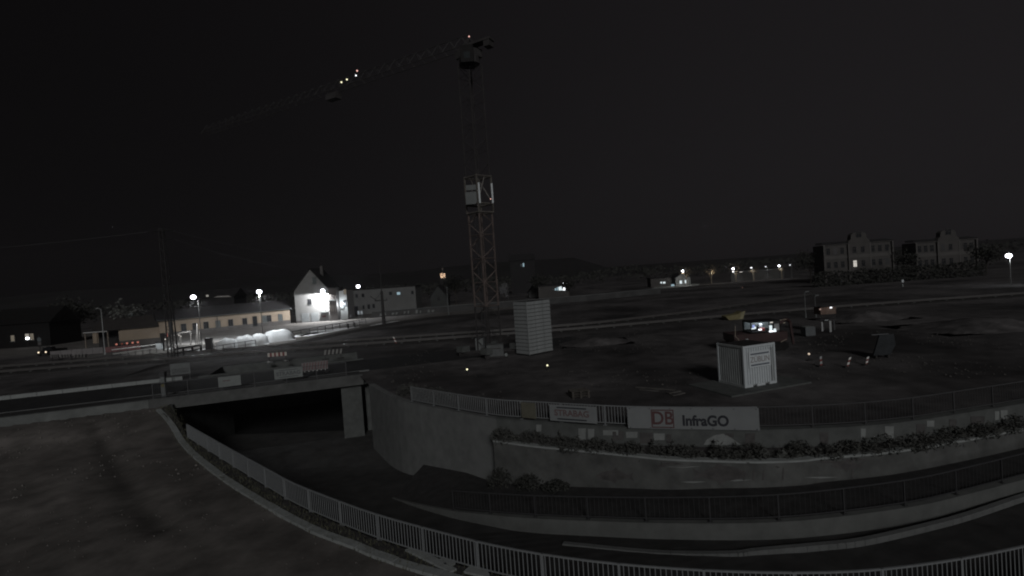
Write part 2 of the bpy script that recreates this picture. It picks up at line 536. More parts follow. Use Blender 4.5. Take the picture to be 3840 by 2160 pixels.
# the cutting: ramp floor, footpath terrace, planted bed
fl = MB()
fl.poly([V((-45, 8, -5.75)), V((30, 8, -5.75)), V((30, 66, -5.75)), V((-45, 66, -5.75))])
struct('underpass_floor', fl, mat('shaded underpass asphalt', (.02, .02, .02), .9, .3, 1))  # colour darkened to paint the shade under the bridge
NC = 60
far = [V((BIG[0].x - 1.6, BIG[0].y + 6, -5.5)), V((BIG[0].x, BIG[0].y, -5.35))] + [V((p.x, p.y, big_foot(i) - 0.6)) for i, p in enumerate(BIG) if 4 <= i <= 9] + [V((p.x, p.y, p.z - ramp_drop(p.x))) for p in W1]
far = resample(far, n=NC)
near = resample([V((BRIDGE_L.x, BRIDGE_L.y + 8, 0)), V((BRIDGE_L.x, BRIDGE_L.y, 0))] + [V((p.x, p.y, 0)) for p in RL], n=NC)
near = [V((a.x, a.y, b.z)) for a, b in zip(near, far)]
ramp = MB().loft(near, far)
struct('underpass_road', ramp, mat('worn ramp asphalt', (.062, .061, .06), .9, .3, 1.0, bump=.2, detail=8))
pa = resample(W1, n=NC)
pb = resample([V((BIG[9].x, BIG[9].y, big_foot(9) + 0.3)), V((BIG[14].x, BIG[14].y, big_foot(14) + 0.1))] + [V((p.x, p.y, path_z(p.x))) for p in W2], n=NC)
struct('footpath', MB().loft(pa, pb), paving)
ba = resample([V((p.x, p.y, -1.12)) for p in W2], n=NC)
bb = resample([V((p.x, p.y, -0.78)) for p in W3[NBIG:]], n=NC)
bed = MB().loft(ba, bb)
struct('planting_bed', bed, soil)

def wall(name, label, cat, top, bot, thick, m, cap=None, cap_m=None, cap_h=0.06, away=1):
    t = thing(name, label, cat, (0, 0, 0))
    n = len(top)
    off = []
    for i in range(n):
        d = top[min(n - 1, i + 1)] - top[max(0, i - 1)]
        nn = V((-d.y, d.x, 0)).normalized() * thick * away
        off.append(nn)
    A = [V((p.x, p.y, z)) for p, z in zip(top, bot)]
    B = [V(p) for p in top]
    Cc = [p + o for p, o in zip(B, off)]
    D = [p + o for p, o in zip(A, off)]
    mb = MB().loft(A, B)
    mb.loft(B, Cc)
    mb.loft(Cc, D)
    mb.add([A[0], B[0], Cc[0], D[0]], [(0, 1, 2, 3)])
    mb.add([A[-1], B[-1], Cc[-1], D[-1]], [(0, 1, 2, 3)])
    mb.build('body', m, t)
    if cap:
        mid = [p + o * 0.5 + V((0, 0, 0.002)) for p, o in zip(B, off)]
        MB().sweep(mid, thick + cap, cap_h).build('coping', cap_m or m, t)
    return t

nb = len(BIG)
wall('retaining_wall', 'tall plain concrete retaining wall beside the bridge opening', 'wall', [V((p.x, p.y, 0.03)) for p in BIG],
     [big_foot(i) - 1.2 for i in range(nb)], 0.45, concrete)
w3t = wall('retaining_wall', 'low concrete wall with painted pale panels under the banner railing', 'wall', [V((p.x, p.y, 0.03)) for p in W3[NBIG:]],
           [-1.2] * (len(W3) - NBIG), 0.4, concrete_dark, 0.06, concrete_dark, 0.05)
w2t = wall('retaining_wall', 'concrete wall painted with dark fish under a pale coping', 'wall', W2, [path_z(p.x) - 0.8 for p in W2], 0.3, mat('mural wall', (.10, .102, .099), .9, .3, .9, bump=.25),
           0.08, concrete_pale, 0.09)
wall('retaining_wall', 'low plain concrete wall below the footpath fence', 'wall', [p + V((0, 0, 0.02)) for p in W1], [p.z - 1.4 for p in W1], 0.3, concrete_low)
nw = [V((BRIDGE_L.x, BRIDGE_L.y + 9, -0.2)), V((BRIDGE_L.x, BRIDGE_L.y, -0.4))] + [V((p.x, p.y, -1.5)) for p in RL]
nw = resample(nw, 1.2)
wall('retaining_wall', 'near concrete cutting wall carrying the baluster railing', 'wall', [p + V((0, 0, 0.0)) for p in nw], [-6.2] * len(nw), 0.35, concrete_dark, away=-1)

# kerb at the foot of the footpath wall
KB = []
for q in ((2113, 2053), (2452, 2087), (2735, 2092), (2840, 2081), (3066, 2061), (3236, 2042), (3462, 1991), (3632, 1945), (3840, 1875), (4100, 1800)):
    z = -2.9
    for _ in range(8):
        p = P(*q, z)
        z = path_z(p.x + 0.3) - 0.58
    KB.append(P(*q, z))
KB = smooth(KB, 5)
t = thing('kerb', 'long curving kerb along the ramp below the footpath wall', 'kerb')
for k in range(len(KB) - 1):
    a, b = KB[k], KB[k + 1]
    d = (b - a).normalized() * 0.004
    MB().sweep([a + d, b - d], 0.22, 0.22).build('kerb_stone', concrete, t)

# kerb of the dirt lot
KL = smooth([PD(*q, 0.12) for q in ((594, 1533), (640, 1583), (679, 1646), (730, 1702), (838, 1787), (962, 1866), (1075, 1929), (1194, 1988), (1349, 2047), (1417, 2076), (1553, 2121), (1717, 2165), (1850, 2205))], 8)
KL = resample(KL, 1.0)
t = thing('kerb', 'long pale kerb sweeping round the near dirt lot', 'kerb')
for a, b in zip(KL, KL[1:]):
    d = (b - a).normalized() * 0.015
    j = V((random.uniform(-.012, .012), random.uniform(-.012, .012), random.uniform(-.01, .01)))
    MB().sweep([a + d + j - V((0, 0, .25)), b - d + j - V((0, 0, .25))], 0.34, 0.25).build('kerb_stone', concrete_pale, t)

gs_a = resample([p + V((0, 0, 0.05)) for p in KL], n=70)
gs_b = resample([V((BRIDGE_L.x, BRIDGE_L.y, -.42))] + [V((p.x, p.y, -1.46)) for p in RL if p.x < -.3], n=70)
gs_a = [V((p.x, p.y, lot_h(p.x, p.y) + .07)) for p in gs_a]
struct('gravel_strip', MB().loft(gs_a, gs_b), mat('dark gravel', (.062, .06, .058), .95, .5, 3, bump=.6, detail=9))
ls = MB()
tf = MB()
rnd = random.Random(91)
for k in range(5200):
    x_, y_ = rnd.uniform(-45, 0), rnd.uniform(12, 44)
    if not lot_ok(x_ + .4, y_ + .4) or mnoise.noise(V((x_ * .25, y_ * .25, 8))) < -.05: continue
    s_ = rnd.uniform(.012, .05) * (1 + (y_ > 25))
    c = V((x_, y_, lot_h(x_, y_) + s_ * .2))
    if rnd.random() < .62:
        ls.add([c + V((rnd.uniform(.6, 1) * s_, 0, 0)), c + V((0, rnd.uniform(.6, 1) * s_, 0)), c - V((rnd.uniform(.6, 1) * s_, 0, 0)), c - V((0, rnd.uniform(.6, 1) * s_, 0)), c + V((0, 0, s_ * .8)), c - V((0, 0, s_ * .5))],
               [(0, 1, 4), (1, 2, 4), (2, 3, 4), (3, 0, 4), (1, 0, 5), (2, 1, 5), (3, 2, 5), (0, 3, 5)])
for k in range(1700):
    a_ = rnd.randrange(len(gs_a) - 1)
    c = gs_a[a_].lerp(gs_b[a_], rnd.random() ** 1.5 * .95) + V((rnd.uniform(-.4, .4), rnd.uniform(-.3, .3), 0))
    for j in range(3):
        d_ = V((rnd.uniform(-.06, .06), rnd.uniform(-.06, .06), rnd.uniform(.05, .16)))
        tf.add([c + V((-.008, 0, -.02)), c + V((.008, 0, -.02)), c + d_], [(0, 1, 2)])
tag(ls.build('loose_stones', mat('lot stone', (.17, .16, .15), .9, .4, 3)), kind='stuff')
tag(tf.build('weeds', mat('dry weeds', (.10, .10, .07), .9, .4, 3)), kind='stuff')

# paving slabs lying by the railing
for lab, q in (('long pale concrete slab lying between kerb and railing', ((1520, 2068), (1540, 2062), (1630, 2095), (1600, 2112), (1712, 2140), (1690, 2152))),
               ('square pale concrete slab butted beside the long slab', ((1640, 2108), (1658, 2099), (1708, 2115), (1690, 2135))),
               ('pale concrete slab half out of the picture below the railing', ((1740, 2150), (1762, 2130), (1830, 2148), (1840, 2175)))):
    pts = [PD(*k, 0.06) for k in ([q[0], q[1], q[2], q[4], q[5]] if len(q) == 6 else q)]
    c = sum(pts, V()) / len(pts)
    o = MB().prism([p - c for p in pts], (0, 0, 0.08)).build('concrete_slab', concrete_pale, None, c)
    tag(o, lab, 'slab', 'slabs lying beside the kerb')

# ------------------------------------------------------------------ railings
def post_mesh(h, w, m, plate=True):
    mb = MB().box(-w / 2, -w / 2, 0, w / 2, w / 2, h)
    if plate:
        mb.box(-w * 1.6, -w * 1.6, 0.003, w * 1.6, w * 1.6, 0.025)
    return mb.mesh('post', m)
def railing(name, label, pts, h, m, pitch, step, w=0.06, bw=0.02, z0=0.12, maxn=300, rail_h=0.05, mesh_bal=None):
    t = thing(name, label, 'railing', pts[0])
    o = V(pts[0])
    pts = [V(p) - o for p in pts]
    MB().sweep([p + V((0, 0, h - rail_h)) for p in pts], 0.055, rail_h).build('top_rail', m, t)
    MB().sweep([p + V((0, 0, z0)) for p in pts], 0.04, 0.04).build('bottom_rail', m, t)
    pm = post_mesh(h, w, m)
    pp = resample(pts, step)
    for i, p in enumerate(pp):
        a = heading(pp[max(0, i - 1)], pp[min(len(pp) - 1, i + 1)])
        put('post', pm, t, p, a)
    bp = resample(pts, pitch)
    bm_ = MB().box(-bw / 2, -bw / 2, z0 + 0.04, bw / 2, bw / 2, h - rail_h).mesh('baluster', m)
    keep = sorted(range(len(bp)), key=lambda k: (bp[k] + o - CC).length)
    rest = MB()
    for n_, k in enumerate(keep):
        if n_ < maxn:
            put('baluster', bm_, t, bp[k])
        else:
            p = bp[k]
            rest.box(p.x - bw / 2, p.y - bw / 2, p.z + z0 + 0.04, p.x + bw / 2, p.y + bw / 2, p.z + h - rail_h)
    if rest.v:
        tag(rest.build('balusters', m, t), kind='stuff')
    return t
railing('railing', 'long curved galvanised baluster railing along the near edge of the cutting', resample([p + V((0, 0, 0)) for p in RL], 0.8), 1.05, steel_rail, 0.15, 2.35, 0.07, 0.026)
XS = P(2849, 1618).x
fence3 = [V((p.x, p.y + 0.2, 0.08)) for p in W3[8:]]
fa = [p for p in fence3 if p.x <= XS]
fb = fa[-1:] + [p for p in fence3 if p.x > XS]
fb[0] = fb[0].lerp(fb[1], .12)
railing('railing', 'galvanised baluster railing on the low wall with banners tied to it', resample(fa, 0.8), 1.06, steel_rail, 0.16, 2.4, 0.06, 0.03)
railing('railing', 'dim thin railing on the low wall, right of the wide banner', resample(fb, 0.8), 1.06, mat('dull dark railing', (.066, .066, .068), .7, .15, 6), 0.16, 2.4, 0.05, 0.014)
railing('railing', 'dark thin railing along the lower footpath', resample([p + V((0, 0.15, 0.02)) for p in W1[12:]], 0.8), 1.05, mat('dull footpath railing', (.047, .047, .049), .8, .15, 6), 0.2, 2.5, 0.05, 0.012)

def front_plane(pa_, pb_):
    return (V((pa_.x, pa_.y, 0)), V((pb_.x, pb_.y, 0)))

def board(name, label, cat, corners, Y=None, plane=None, thick=0.03, m=board_pale, group=None):
    """upright board whose lower left, lower right and upper left corners stand at the given photo points"""
    bl, br, tl = [PV(*c, *plane) for c in corners]
    c = (bl + br) / 2
    a = heading(bl, br)
    w, h = (V((br.x - bl.x, br.y - bl.y, 0))).length, tl.z - bl.z
    t = thing(name, label, cat, (c.x, c.y, min(bl.z, br.z) if abs(bl.z - br.z) < .2 else c.z), a, group)
    MB().box(-w / 2, -thick, 0, w / 2, 0, h).build('panel', m, t)
    return t, w, h

# banners on the railing of the low wall
pl = (PV(2356, 1600, V((P(2356, 1609).x, P(2356, 1609).y, 0)), V((P(2849, 1618).x, P(2849, 1618).y, 0))), P(2849, 1618))
a_, b_ = P(2356, 1609), P(2849, 1618)
nn_ = V((-(b_ - a_).y, (b_ - a_).x, 0)).normalized()
a_, b_ = a_ - nn_ * 0.16, b_ - nn_ * 0.16
tb, w, h = board('banner', 'wide pale railway banner with a red boxed logo and dark lettering', 'banner', ((2356, 1605), (2849, 1609), (2356, 1527)), plane=(a_, b_), m=banner_mesh)
lx, lw, lh = -w / 2 + w * 0.19, w * 0.178, h * 0.86
fr = 0.055
lz = h * 0.045
logo = MB()
logo.box(lx, -0.037, lz, lx + lw, -0.0305, lz + fr).box(lx, -0.037, lz + lh - fr, lx + lw, -0.0305, lz + lh)
logo.box(lx, -0.037, lz + fr, lx + fr, -0.0305, lz + lh - fr).box(lx + lw - fr, -0.037, lz + fr, lx + lw, -0.0305, lz + lh - fr)
logo.build('logo_frame', ink_red, tb)
for k in range(7):
    xx = -w / 2 + .12 + (w - .24) * k / 6
    MB().box(xx - .02, -.05, h - .07, xx + .02, .06, h - .03).build('tie', ink_dark, tb)
    MB().box(xx - .02, -.05, .03, xx + .02, .06, .07).build('tie', ink_dark, tb)
text('DB', h * 0.86, tb, (lx + lw / 2, -0.034, lz + lh / 2), ink_red, bold=0.016, sx=0.88)
text('InfraGO', h * 0.66, tb, (-w / 2 + w * 0.605, -0.034, h * 0.38), ink_dark, bold=0.026, sx=0.90)
a2, b2 = P(2064, 1588), P(2240, 1601)
n2 = V((-(b2 - a2).y, (b2 - a2).x, 0)).normalized()
a2, b2 = a2 - n2 * 0.12, b2 - n2 * 0.12
ts, w, h = board('banner', 'small pale company banner with two dark bars, on the low-wall railing', 'banner', ((2064, 1576), (2240, 1587), (2064, 1516)), plane=(a2, b2), m=banner_mesh)
bars = MB().box(-w * 0.34, -0.036, h * 0.80, w * 0.29, -0.0305, h * 0.88).box(-w * 0.34, -0.036, h * 0.10, w * 0.29, -0.0305, h * 0.18)
bars.build('print_bar', ink_dark, ts)
text('STRABAG', h * 0.52, ts, (-w * 0.025, -0.034, h * 0.5), ink_rust, bold=0.01, sx=1.0)
a3, b3 = P(1955, 1579), P(2015, 1585)
ty, w, h = board('board', 'small plain yellowish board tied to the low-wall railing', 'board', ((1958, 1565), (2012, 1570), (1958, 1508)), plane=(a3 - n2 * .1, b3 - n2 * .1), m=mat('yellowish board', (0.12, 0.115, 0.09), 0.9, 0.15, 2))

# painted patches of the mural wall and the low wall: flat paint on the concrete
def wall_patch(name, t, pts, plane_pts, m, lift=0.012):
    """paint patch: photo points carried onto the wall's own face"""
    out = []
    for q in pts:
        best = None
        for a, b in zip(plane_pts, plane_pts[1:]):
            p = PV(*q, a, b)
            d = V((b.x - a.x, b.y - a.y, 0))
            s = V((p.x - a.x, p.y - a.y, 0)).dot(d) / d.length_squared
            if -0.02 <= s <= 1.02:
                best = (p, V((d.y, -d.x, 0)).normalized())
                break
        if not best: return
        out.append(best[0] + best[1] * lift)
    nrm = best[1]
    mb = MB().prism(out, nrm * 0.004)
    mb.build(name, m, t)
def fish(cx, cy, L, flip=1):
    o = [(-.5, 0.0), (-.36, -.10), (-.2, -.15), (0, -.17), (.08, -.26), (.15, -.16), (.3, -.10), (.42, -.02), (.6, -.12), (.53, .02), (.6, .14), (.42, .05), (.3, .09), (.1, .14), (.05, .22), (-.05, .14), (-.25, .11), (-.42, .06)]
    return [(cx + flip * x * L, cy + y * L) for x, y in o]
for f_ in (fish(2710, 1778, 190, -1), fish(2300, 1785, 130, 1), fish(3170, 1745, 110, 1)):
    wall_patch('painted_fish', w2t, f_, W2, mural_dark)
for (x, y, L) in ((2520, 1737, 90), (3120, 1731, 120), (2480, 1745, 40), (3220, 1722, 100)):
    wall_patch('painted_ripple', w2t, [(x - L / 2, y + 3), (x - L / 4, y - 2), (x, y - 4), (x + L / 4, y - 1), (x + L / 2, y + 4), (x, y + 5)], W2, mural_dark)
for (x, y, L) in ((2560, 1750, 130), (2760, 1800, 120), (3080, 1790, 130), (2600, 1807, 100)):
    wall_patch('painted_ripple', w2t, [(x - L / 2, y), (x, y - 3), (x + L / 2, y - 1), (x, y + 4)], W2, mural_pale)
for x in (2790, 2825, 2862, 2935, 3195):
    wall_patch('painted_reed', w2t, [(x - 4, 1800), (x + 3, 1800), (x + 5, 1752 + (x % 7) * 3), (x + 1, 1745 + (x % 7) * 3)], W2, mural_dark)
for (x0, x1, y0, y1) in ((2012, 2030, 1592, 1618), (2170, 2196, 1606, 1648), (2206, 2228, 1608, 1648), (2262, 2318, 1613, 1632), (2348, 2390, 1619, 1642), (2452, 2492, 1625, 1650),
                         (3228, 3245, 1607, 1650), (3318, 3350, 1598, 1642), (3475, 3502, 1577, 1600), (3730, 3745, 1542, 1575), (3752, 3776, 1538, 1572)):
    wall_patch('painted_panel', w3t, [(x0, y1), (x1, y1), (x1 + 1, y0), (x0 - 1, y0)], W3[NBIG:], mural_pale)
for (x0, x1, y0, y1) in ((2298, 2338, 1618, 1650), (2400, 2446, 1622, 1662), (2500, 2516, 1628, 1660), (2720, 2750, 1625, 1640), (2795, 2830, 1625, 1672), (3075, 3105, 1620, 1665), (3436, 3468, 1590, 1625), (3560, 3585, 1572, 1605), (3640, 3690, 1560, 1590)):
    wall_patch('painted_panel', w3t, [(x0, y1), (x1, y1), (x1 + 2, y0), (x0 - 1, y0)], W3[NBIG:], mural_dark)
wall_patch('painted_hill', w3t, [(2638, 1668), (2650, 1648), (2680, 1632), (2712, 1626), (2740, 1640), (2760, 1655), (2780, 1668)], W3[NBIG:], mural_pale)

# ------------------------------------------------------------------ bridge and road
br = thing('road_bridge', 'plain concrete road bridge spanning the dark cutting', 'bridge', bline(0))
R_ = br.location.copy()
def bl(s, off, z): return bline(s, off, z) - R_
MB().prism([bl(-0.6, 0.5, -0.9), bl(BLEN + 0.6, 0.5, -0.9), bl(BLEN + 0.6, BRIDGE_W, -0.9), bl(-0.6, BRIDGE_W, -0.9)], (0, 0, 0.88)).build('deck', concrete_dark, br)
MB().prism([bl(-1.6, 0.0, -0.80), bl(BLEN + 0.3, 0.0, -0.80), bl(BLEN + 0.3, 0.48, -0.80), bl(-1.6, 0.48, -0.80)], (0, 0, 0.94)).build('edge_beam', mat('bridge beam concrete', (.098, .10, .098), .9, .25, .9, bump=.25), br)
MB().prism([bl(-0.6, BRIDGE_W + .02, -0.75), bl(BLEN + 0.6, BRIDGE_W + .02, -0.75), bl(BLEN + 0.6, BRIDGE_W + 0.45, -0.75), bl(-0.6, BRIDGE_W + 0.45, -0.75)], (0, 0, .9)).build('far_beam', concrete_dark, br)
MB().prism([bl(BLEN - 1.7, -0.25, -6), bl(BLEN + 0.05, -0.25, -6), bl(BLEN + 0.05, 8, -6), bl(BLEN - 1.7, 8, -6)], (0, 0, 5.05)).build('abutment', concrete_dark, br)
MB().prism([bl(-1.9, -0.35, -6), bl(-0.05, -0.35, -6), bl(-0.05, 8, -6), bl(-1.9, 8, -6)], (0, 0, 5.1)).build('abutment', concrete, br)
MB().prism([bl(-2, BRIDGE_W + 7.6, -6), bl(BLEN + 2, BRIDGE_W + 7.6, -6), bl(BLEN + 2, BRIDGE_W + 8.1, -6), bl(-2, BRIDGE_W + 8.1, -6)], (0, 0, 5.97)).build('back_wall', concrete_dark, br)
wg = MB()
wg.prism([bl(BLEN + 0.4, 1.5, -6), bl(BLEN + 2.2, 1.5, -6), bl(BLEN + 2.2, 2.0, -6), bl(BLEN + 0.4, 2.0, -6)], (0, 0, 5.97))
wg.build('wing_wall', concrete_dark, br)
ew = MB()
ew.loft([bline(-90, 0, -0.75), bline(-1.6, 0, -0.75)], [bline(-90, 0, 0.10), bline(-1.6, 0, 0.10)])
ew.loft([bline(-90, 0, 0.10), bline(-1.6, 0, 0.10)], [bline(-90, 0.45, 0.10), bline(-1.6, 0.45, 0.10)])
ew.loft([bline(-90, 0.45, 0.10), bline(-1.6, 0.45, 0.10)], [bline(-90, 0.45, -0.75), bline(-1.6, 0.45, -0.75)])
t = thing('edging_wall', 'low pale concrete edging wall between the road and the dirt lot', 'wall')
ew.build('body', mat('edging concrete', (0.15, 0.157, 0.153), 0.9, 0.25, 0.8, bump=.3), t)
rd = MB().loft([bline(-95, 2.6, 0.012), bline(BLEN + 26, 2.6, 0.012)], [bline(-95, BRIDGE_W - .05, 0.012), bline(BLEN + 26, BRIDGE_W - .05, 0.012)])
struct('road', rd, asphalt)
sw = MB().loft([bline(-90, 0.5, 0.09), bline(BLEN, 0.5, 0.09)], [bline(-90, 2.3, 0.09), bline(BLEN, 2.3, 0.09)])
struct('pavement', sw, paving)
t = thing('kerb', 'straight kerb between the bridge footway and the roadway', 'kerb')
s = -88.0
while s < BLEN:
    MB().sweep([bline(s + .01, 2.45, -0.03), bline(s + 1.98, 2.45, -0.03)], 0.28, 0.15).build('kerb_stone', concrete if s > -30 else concrete_pale, t)
    s += 2.0
t = thing('kerb', 'straight kerb along the far side of the road before the bridge', 'kerb')
s = -88.0
while s < BLEN + 20:
    MB().sweep([bline(s + .01, BRIDGE_W + .2, -0.02), bline(s + 1.98, BRIDGE_W + .2, -0.02)], 0.3, 0.37 if -.6 > s or s > BLEN + .6 else 0.02).build('kerb_stone', concrete_pale, t) if s < -2.6 else None
    s += 2.0

bf = railing('railing', 'thin dark railing on the near edge of the road bridge', [bline(-1.3 + 0.8 * i, 0.25, 0.14) for i in range(int((BLEN + 1.5) / .8))], 1.25, steel_dim, 0.14, 2.45, 0.06, 0.012)
def on_bridge(px, py, off): return PV(px, py, bline(0, off), bline(10, off))
t, w, h = board('sign_board', 'pale plain information board on the bridge railing with a faint reddish line', 'sign', ((820, 1450), (905, 1443), (820, 1412)), plane=(bline(0, 0.12), bline(10, 0.12)), m=board_pale)
MB().box(-w * .3, -0.035, h * .55, w * .02, -0.0305, h * .63).build('print_bar', ink_rust, t)
t, w, h = board('sign_board', 'long pale company board on the bridge railing with a dark ruled frame', 'sign', ((1030, 1424), (1136, 1411), (1030, 1386)), plane=(bline(0, 0.12), bline(10, 0.12)), m=board_pale)
MB().box(-w * .32, -0.036, h * .80, w * .34, -0.0305, h * .87).box(-w * .32, -0.036, h * .12, w * .34, -0.0305, h * .19).build('print_bar', ink_faint, t)
text('STRABAG', h * .52, t, (0, -0.034, h * .49), ink_faint, bold=.008, sx=1.0)
t, w, h = board('sign_board', 'grey mesh board standing on the far side of the bridge road', 'sign', ((640, 1404), (715, 1399), (634, 1363)), plane=(bline(0, BRIDGE_W - .3), bline(10, BRIDGE_W - .3)), m=board_grey)
MB().box(-w * .42, -0.036, h * .1, w * .42, -0.0305, h * .55).build('print_bar', mat('greyed print', (.12, .125, .125), .9, .25, 6), t)
for x in (-w * .45, w * .45):
    MB().box(x - .03, 0.003, -1.1, x + .03, 0.063, h).build('post', steel_dim, t)
t = thing('marker_post', 'stout grey post at the left end of the bridge railing', 'post', on_bridge(618, 1490, .6))
MB().box(-.17, -.12, 0.03, .17, .12, 1.75).build('body', board_grey, t)
MB().box(-.22, -.16, 1.75, .22, .16, 2.15).build('head', steel_dim, t)
MB().box(-.13, -.128, .9, .13, -.121, 1.15).build('plate', yellow_paint, t)

# striped mesh barrier with reflectors beyond the signs
c = on_bridge(1183, 1398, 2.2)
t = thing('barrier', 'hatched red and white site barrier with a row of small reflectors', 'barrier', c, heading(bline(0), bline(10)))
MB().box(-1.15, -.02, .25, 1.15, .02, 1.05).build('panel', grey_hoard, t)
for k in range(9):
    x = -1.05 + k * .25
    MB().prism([(x, -.026, .35), (x + .09, -.026, .35), (x + .2, -.026, 1.0), (x + .11, -.026, 1.0)], (0, .005, 0)).build('stripe', red_hoard, t)
for k in range(6):
    MB().box(-.95 + k * .36, -.03, .18, -.87 + k * .36, .02, .24).build('reflector', reflect, t)
for x in (-1.0, 1.0):
    MB().box(x - .2, -.2, -.02, x + .2, .2, .1).box(x - .03, .021, .1, x + .03, .06, 1.1).build('foot', steel_dark, t)

# ------------------------------------------------------------------ tower crane
CX, CY = P(1838, 1330).x, P(1838, 1330).y
cr = thing('tower_crane', 'tall rusty red lattice tower crane with a dark jib', 'crane', (CX, CY, 0), math.radians(43))
S = 0.88
corners = [(-S, -S), (S, -S), (S, S), (-S, S)]
def mast(z0, z1, m, w, step, w2):
    for x, y in corners:
        MB().box(x - w / 2, y - w / 2, z0, x + w / 2, y + w / 2, z1).build('leg_chord', m, cr)
    n = int(round((z1 - z0) / step))
    st = (z1 - z0) / n
    for k in range(n):
        za, zb = z0 + k * st, z0 + (k + 1) * st
        for i in range(4):
            a, b = corners[i], corners[(i + 1) % 4]
            if (k + i // 1) % 2: a, b = b, a
            MB().bar((a[0], a[1], za), (b[0], b[1], zb), w2).build('brace', m, cr)
        if k % 2 == 0:
            mb = MB()
            for i in range(4):
                a, b = corners[i], corners[(i + 1) % 4]
                mb.bar((a[0], a[1], za), (b[0], b[1], za), w2 * .8)
            mb.build('ring', m, cr)
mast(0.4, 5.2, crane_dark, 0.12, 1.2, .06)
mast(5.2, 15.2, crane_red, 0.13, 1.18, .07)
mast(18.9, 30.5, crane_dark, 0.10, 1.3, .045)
bs = MB()
bs.bar((-2.3, -2.3, .25), (2.3, 2.3, .25), .45).bar((-2.3, 2.3, .25), (2.3, -2.3, .25), .45)
bs.build('base_cross', crane_dark, cr)
for x, y in ((-2, -2), (2, -2), (2, 2), (-2, 2)):
    MB().box(x - .5, y - .5, .5, x + .5, y + .5, 1.1).build('ballast_block', concrete_dark, cr)
cf = MB()
for x, y in corners:
    cf.box(x * 1.12 - .07, y * 1.12 - .07, 15.0, x * 1.12 + .07, y * 1.12 + .07, 18.9)
for z in (15.0, 15.9, 18.75):
    for i in range(4):
        a, b = corners[i], corners[(i + 1) % 4]
        cf.bar((a[0] * 1.12, a[1] * 1.12, z), (b[0] * 1.12, b[1] * 1.12, z), .16)
for i in range(4):
    a, b = corners[i], corners[(i + 1) % 4]
    cf.bar((a[0] * 1.12, a[1] * 1.12, 16), (b[0] * .1, b[1] * 1.12 if abs(b[1] - a[1]) < .1 else b[1] * .1, 18.7), .09)
cf.build('climbing_frame', mat('frame paint', (.13, .12, .108), .6, .3, 2), cr)
inv = Matrix.Rotation(-math.radians(43), 4, 'Z')
def cl(p): return inv @ (V(p) - V((CX, CY, 0)))
for (x0, x1, y0, y1) in ((1794, 1801, 684, 762), (1843, 1849, 687, 762)):
    p0, p1 = Q(x0, y1, CY - 1.5), Q(x1, y0, CY - 1.5)
    a = cl(((p0.x + p1.x) / 2, CY - 1.5, 0))
    o = MB().box(-.085, -.05, p0.z, .085, .05, p1.z).build('light_bar', white_paint, cr, (a.x, a.y, 0), -math.radians(43))
for (y0, y1) in ((692, 714), (718, 767)):
    p0, p1 = Q(1748, y1, CY - 1.2), Q(1792, y0, CY - 1.2)
    a = cl(((p0.x + p1.x) / 2, CY - 1.2, 0))
    wv = (p1.x - p0.x) / 2
    MB().box(-wv, -.04, p0.z, wv, .04, p1.z).build('sign_panel', board_grey, cr, (a.x, a.y, 0), -math.radians(43))
p = Q(1840, 746, CY - 1.6)
MB().ball((0, 0, 0), .055, 8, 5).build('red_light', lamp_redhot, cr, cl(p))
# ladder and hoist tube inside the mast
ld = MB().box(-.62, -.25, .6, -.56, -.2, 15).box(-.62, .2, .6, -.56, .25, 15)
for k in range(40):
    ld.box(-.61, -.2, .9 + .35 * k, -.57, .2, .93 + .35 * k)
ld.build('ladder', steel_dim, cr)
slew = MB().tube((0, 0, 30.5), (0, 0, 31.2), 1.1, 12).box(-1.0, -1.0, 31.2, 1.0, 1.0, 32.0)
slew.build('slewing_ring', crane_dark, cr)
p = Q(1752, 205, CY - 1.7)
c_ = cl(p)
MB().box(-.65, -.5, -.9, .65, .5, .8).build('cab', machine_dark, cr, c_, -math.radians(43))
MB().box(-.3, -.515, -.55, .3, -.505, .1).build('cab_window', mat('cab glass', (.035, .04, .042), .9, .2, 2), cr, c_, -math.radians(43))
top = Q(1759, 137, CY)
hz = MB()
apex = cl((top.x, CY, top.z - .1))
for x, y in ((-.8, -.8), (.8, -.8), (.8, .8), (-.8, .8)):
    hz.bar((x, y, 32.0), (apex.x, apex.y, apex.z), .09)
hz.build('tower_head', crane_dark, cr)
MB().ball((0, 0, 0), .08, 8, 5).build('red_light', lamp_redhot, cr, cl(top))
tip = cl(Q(930, 450, 72.0))
root = V((0, 0, tip.z))
jd = V((tip.x, tip.y, 0)).normalized()
JL = V((tip.x, tip.y, 0)).length * 1.28
js = V((-jd.y, jd.x, 0)) * .55
jb = MB()
for o_, z_ in ((js, 0), (-js, 0), (V(), 1.25)):
    jb.bar(root + o_ + V((0, 0, z_)), root + jd * JL + o_ + V((0, 0, z_ * .6)), .085)
jb.build('jib_chord', crane_dark, cr)
jl = MB()
n = int(JL / 1.5)
for k in range(n):
    s0, s1, s2 = JL * k / n, JL * (k + .5) / n, JL * (k + 1) / n
    tp = root + jd * s1 + V((0, 0, 1.25))
    for o_ in (js, -js):
        jl.bar(root + jd * s0 + o_, tp, .035)
        jl.bar(tp, root + jd * s2 + o_, .035)
tag(jl.build('jib_lattice', mat('jib lattice paint', (.035, .034, .034), .6, .2, 2), cr), kind='stuff')
cj = MB().box(-.5, -2.9, -.1, .5, 0, .15)
co = cj.build('counter_jib', crane_dark, cr, root, math.atan2(-jd.y, -jd.x) + math.pi / 2)
MB().box(-.45, -2.8, -.7, .45, -2.1, -.1).build('counterweight', crane_dark, co)
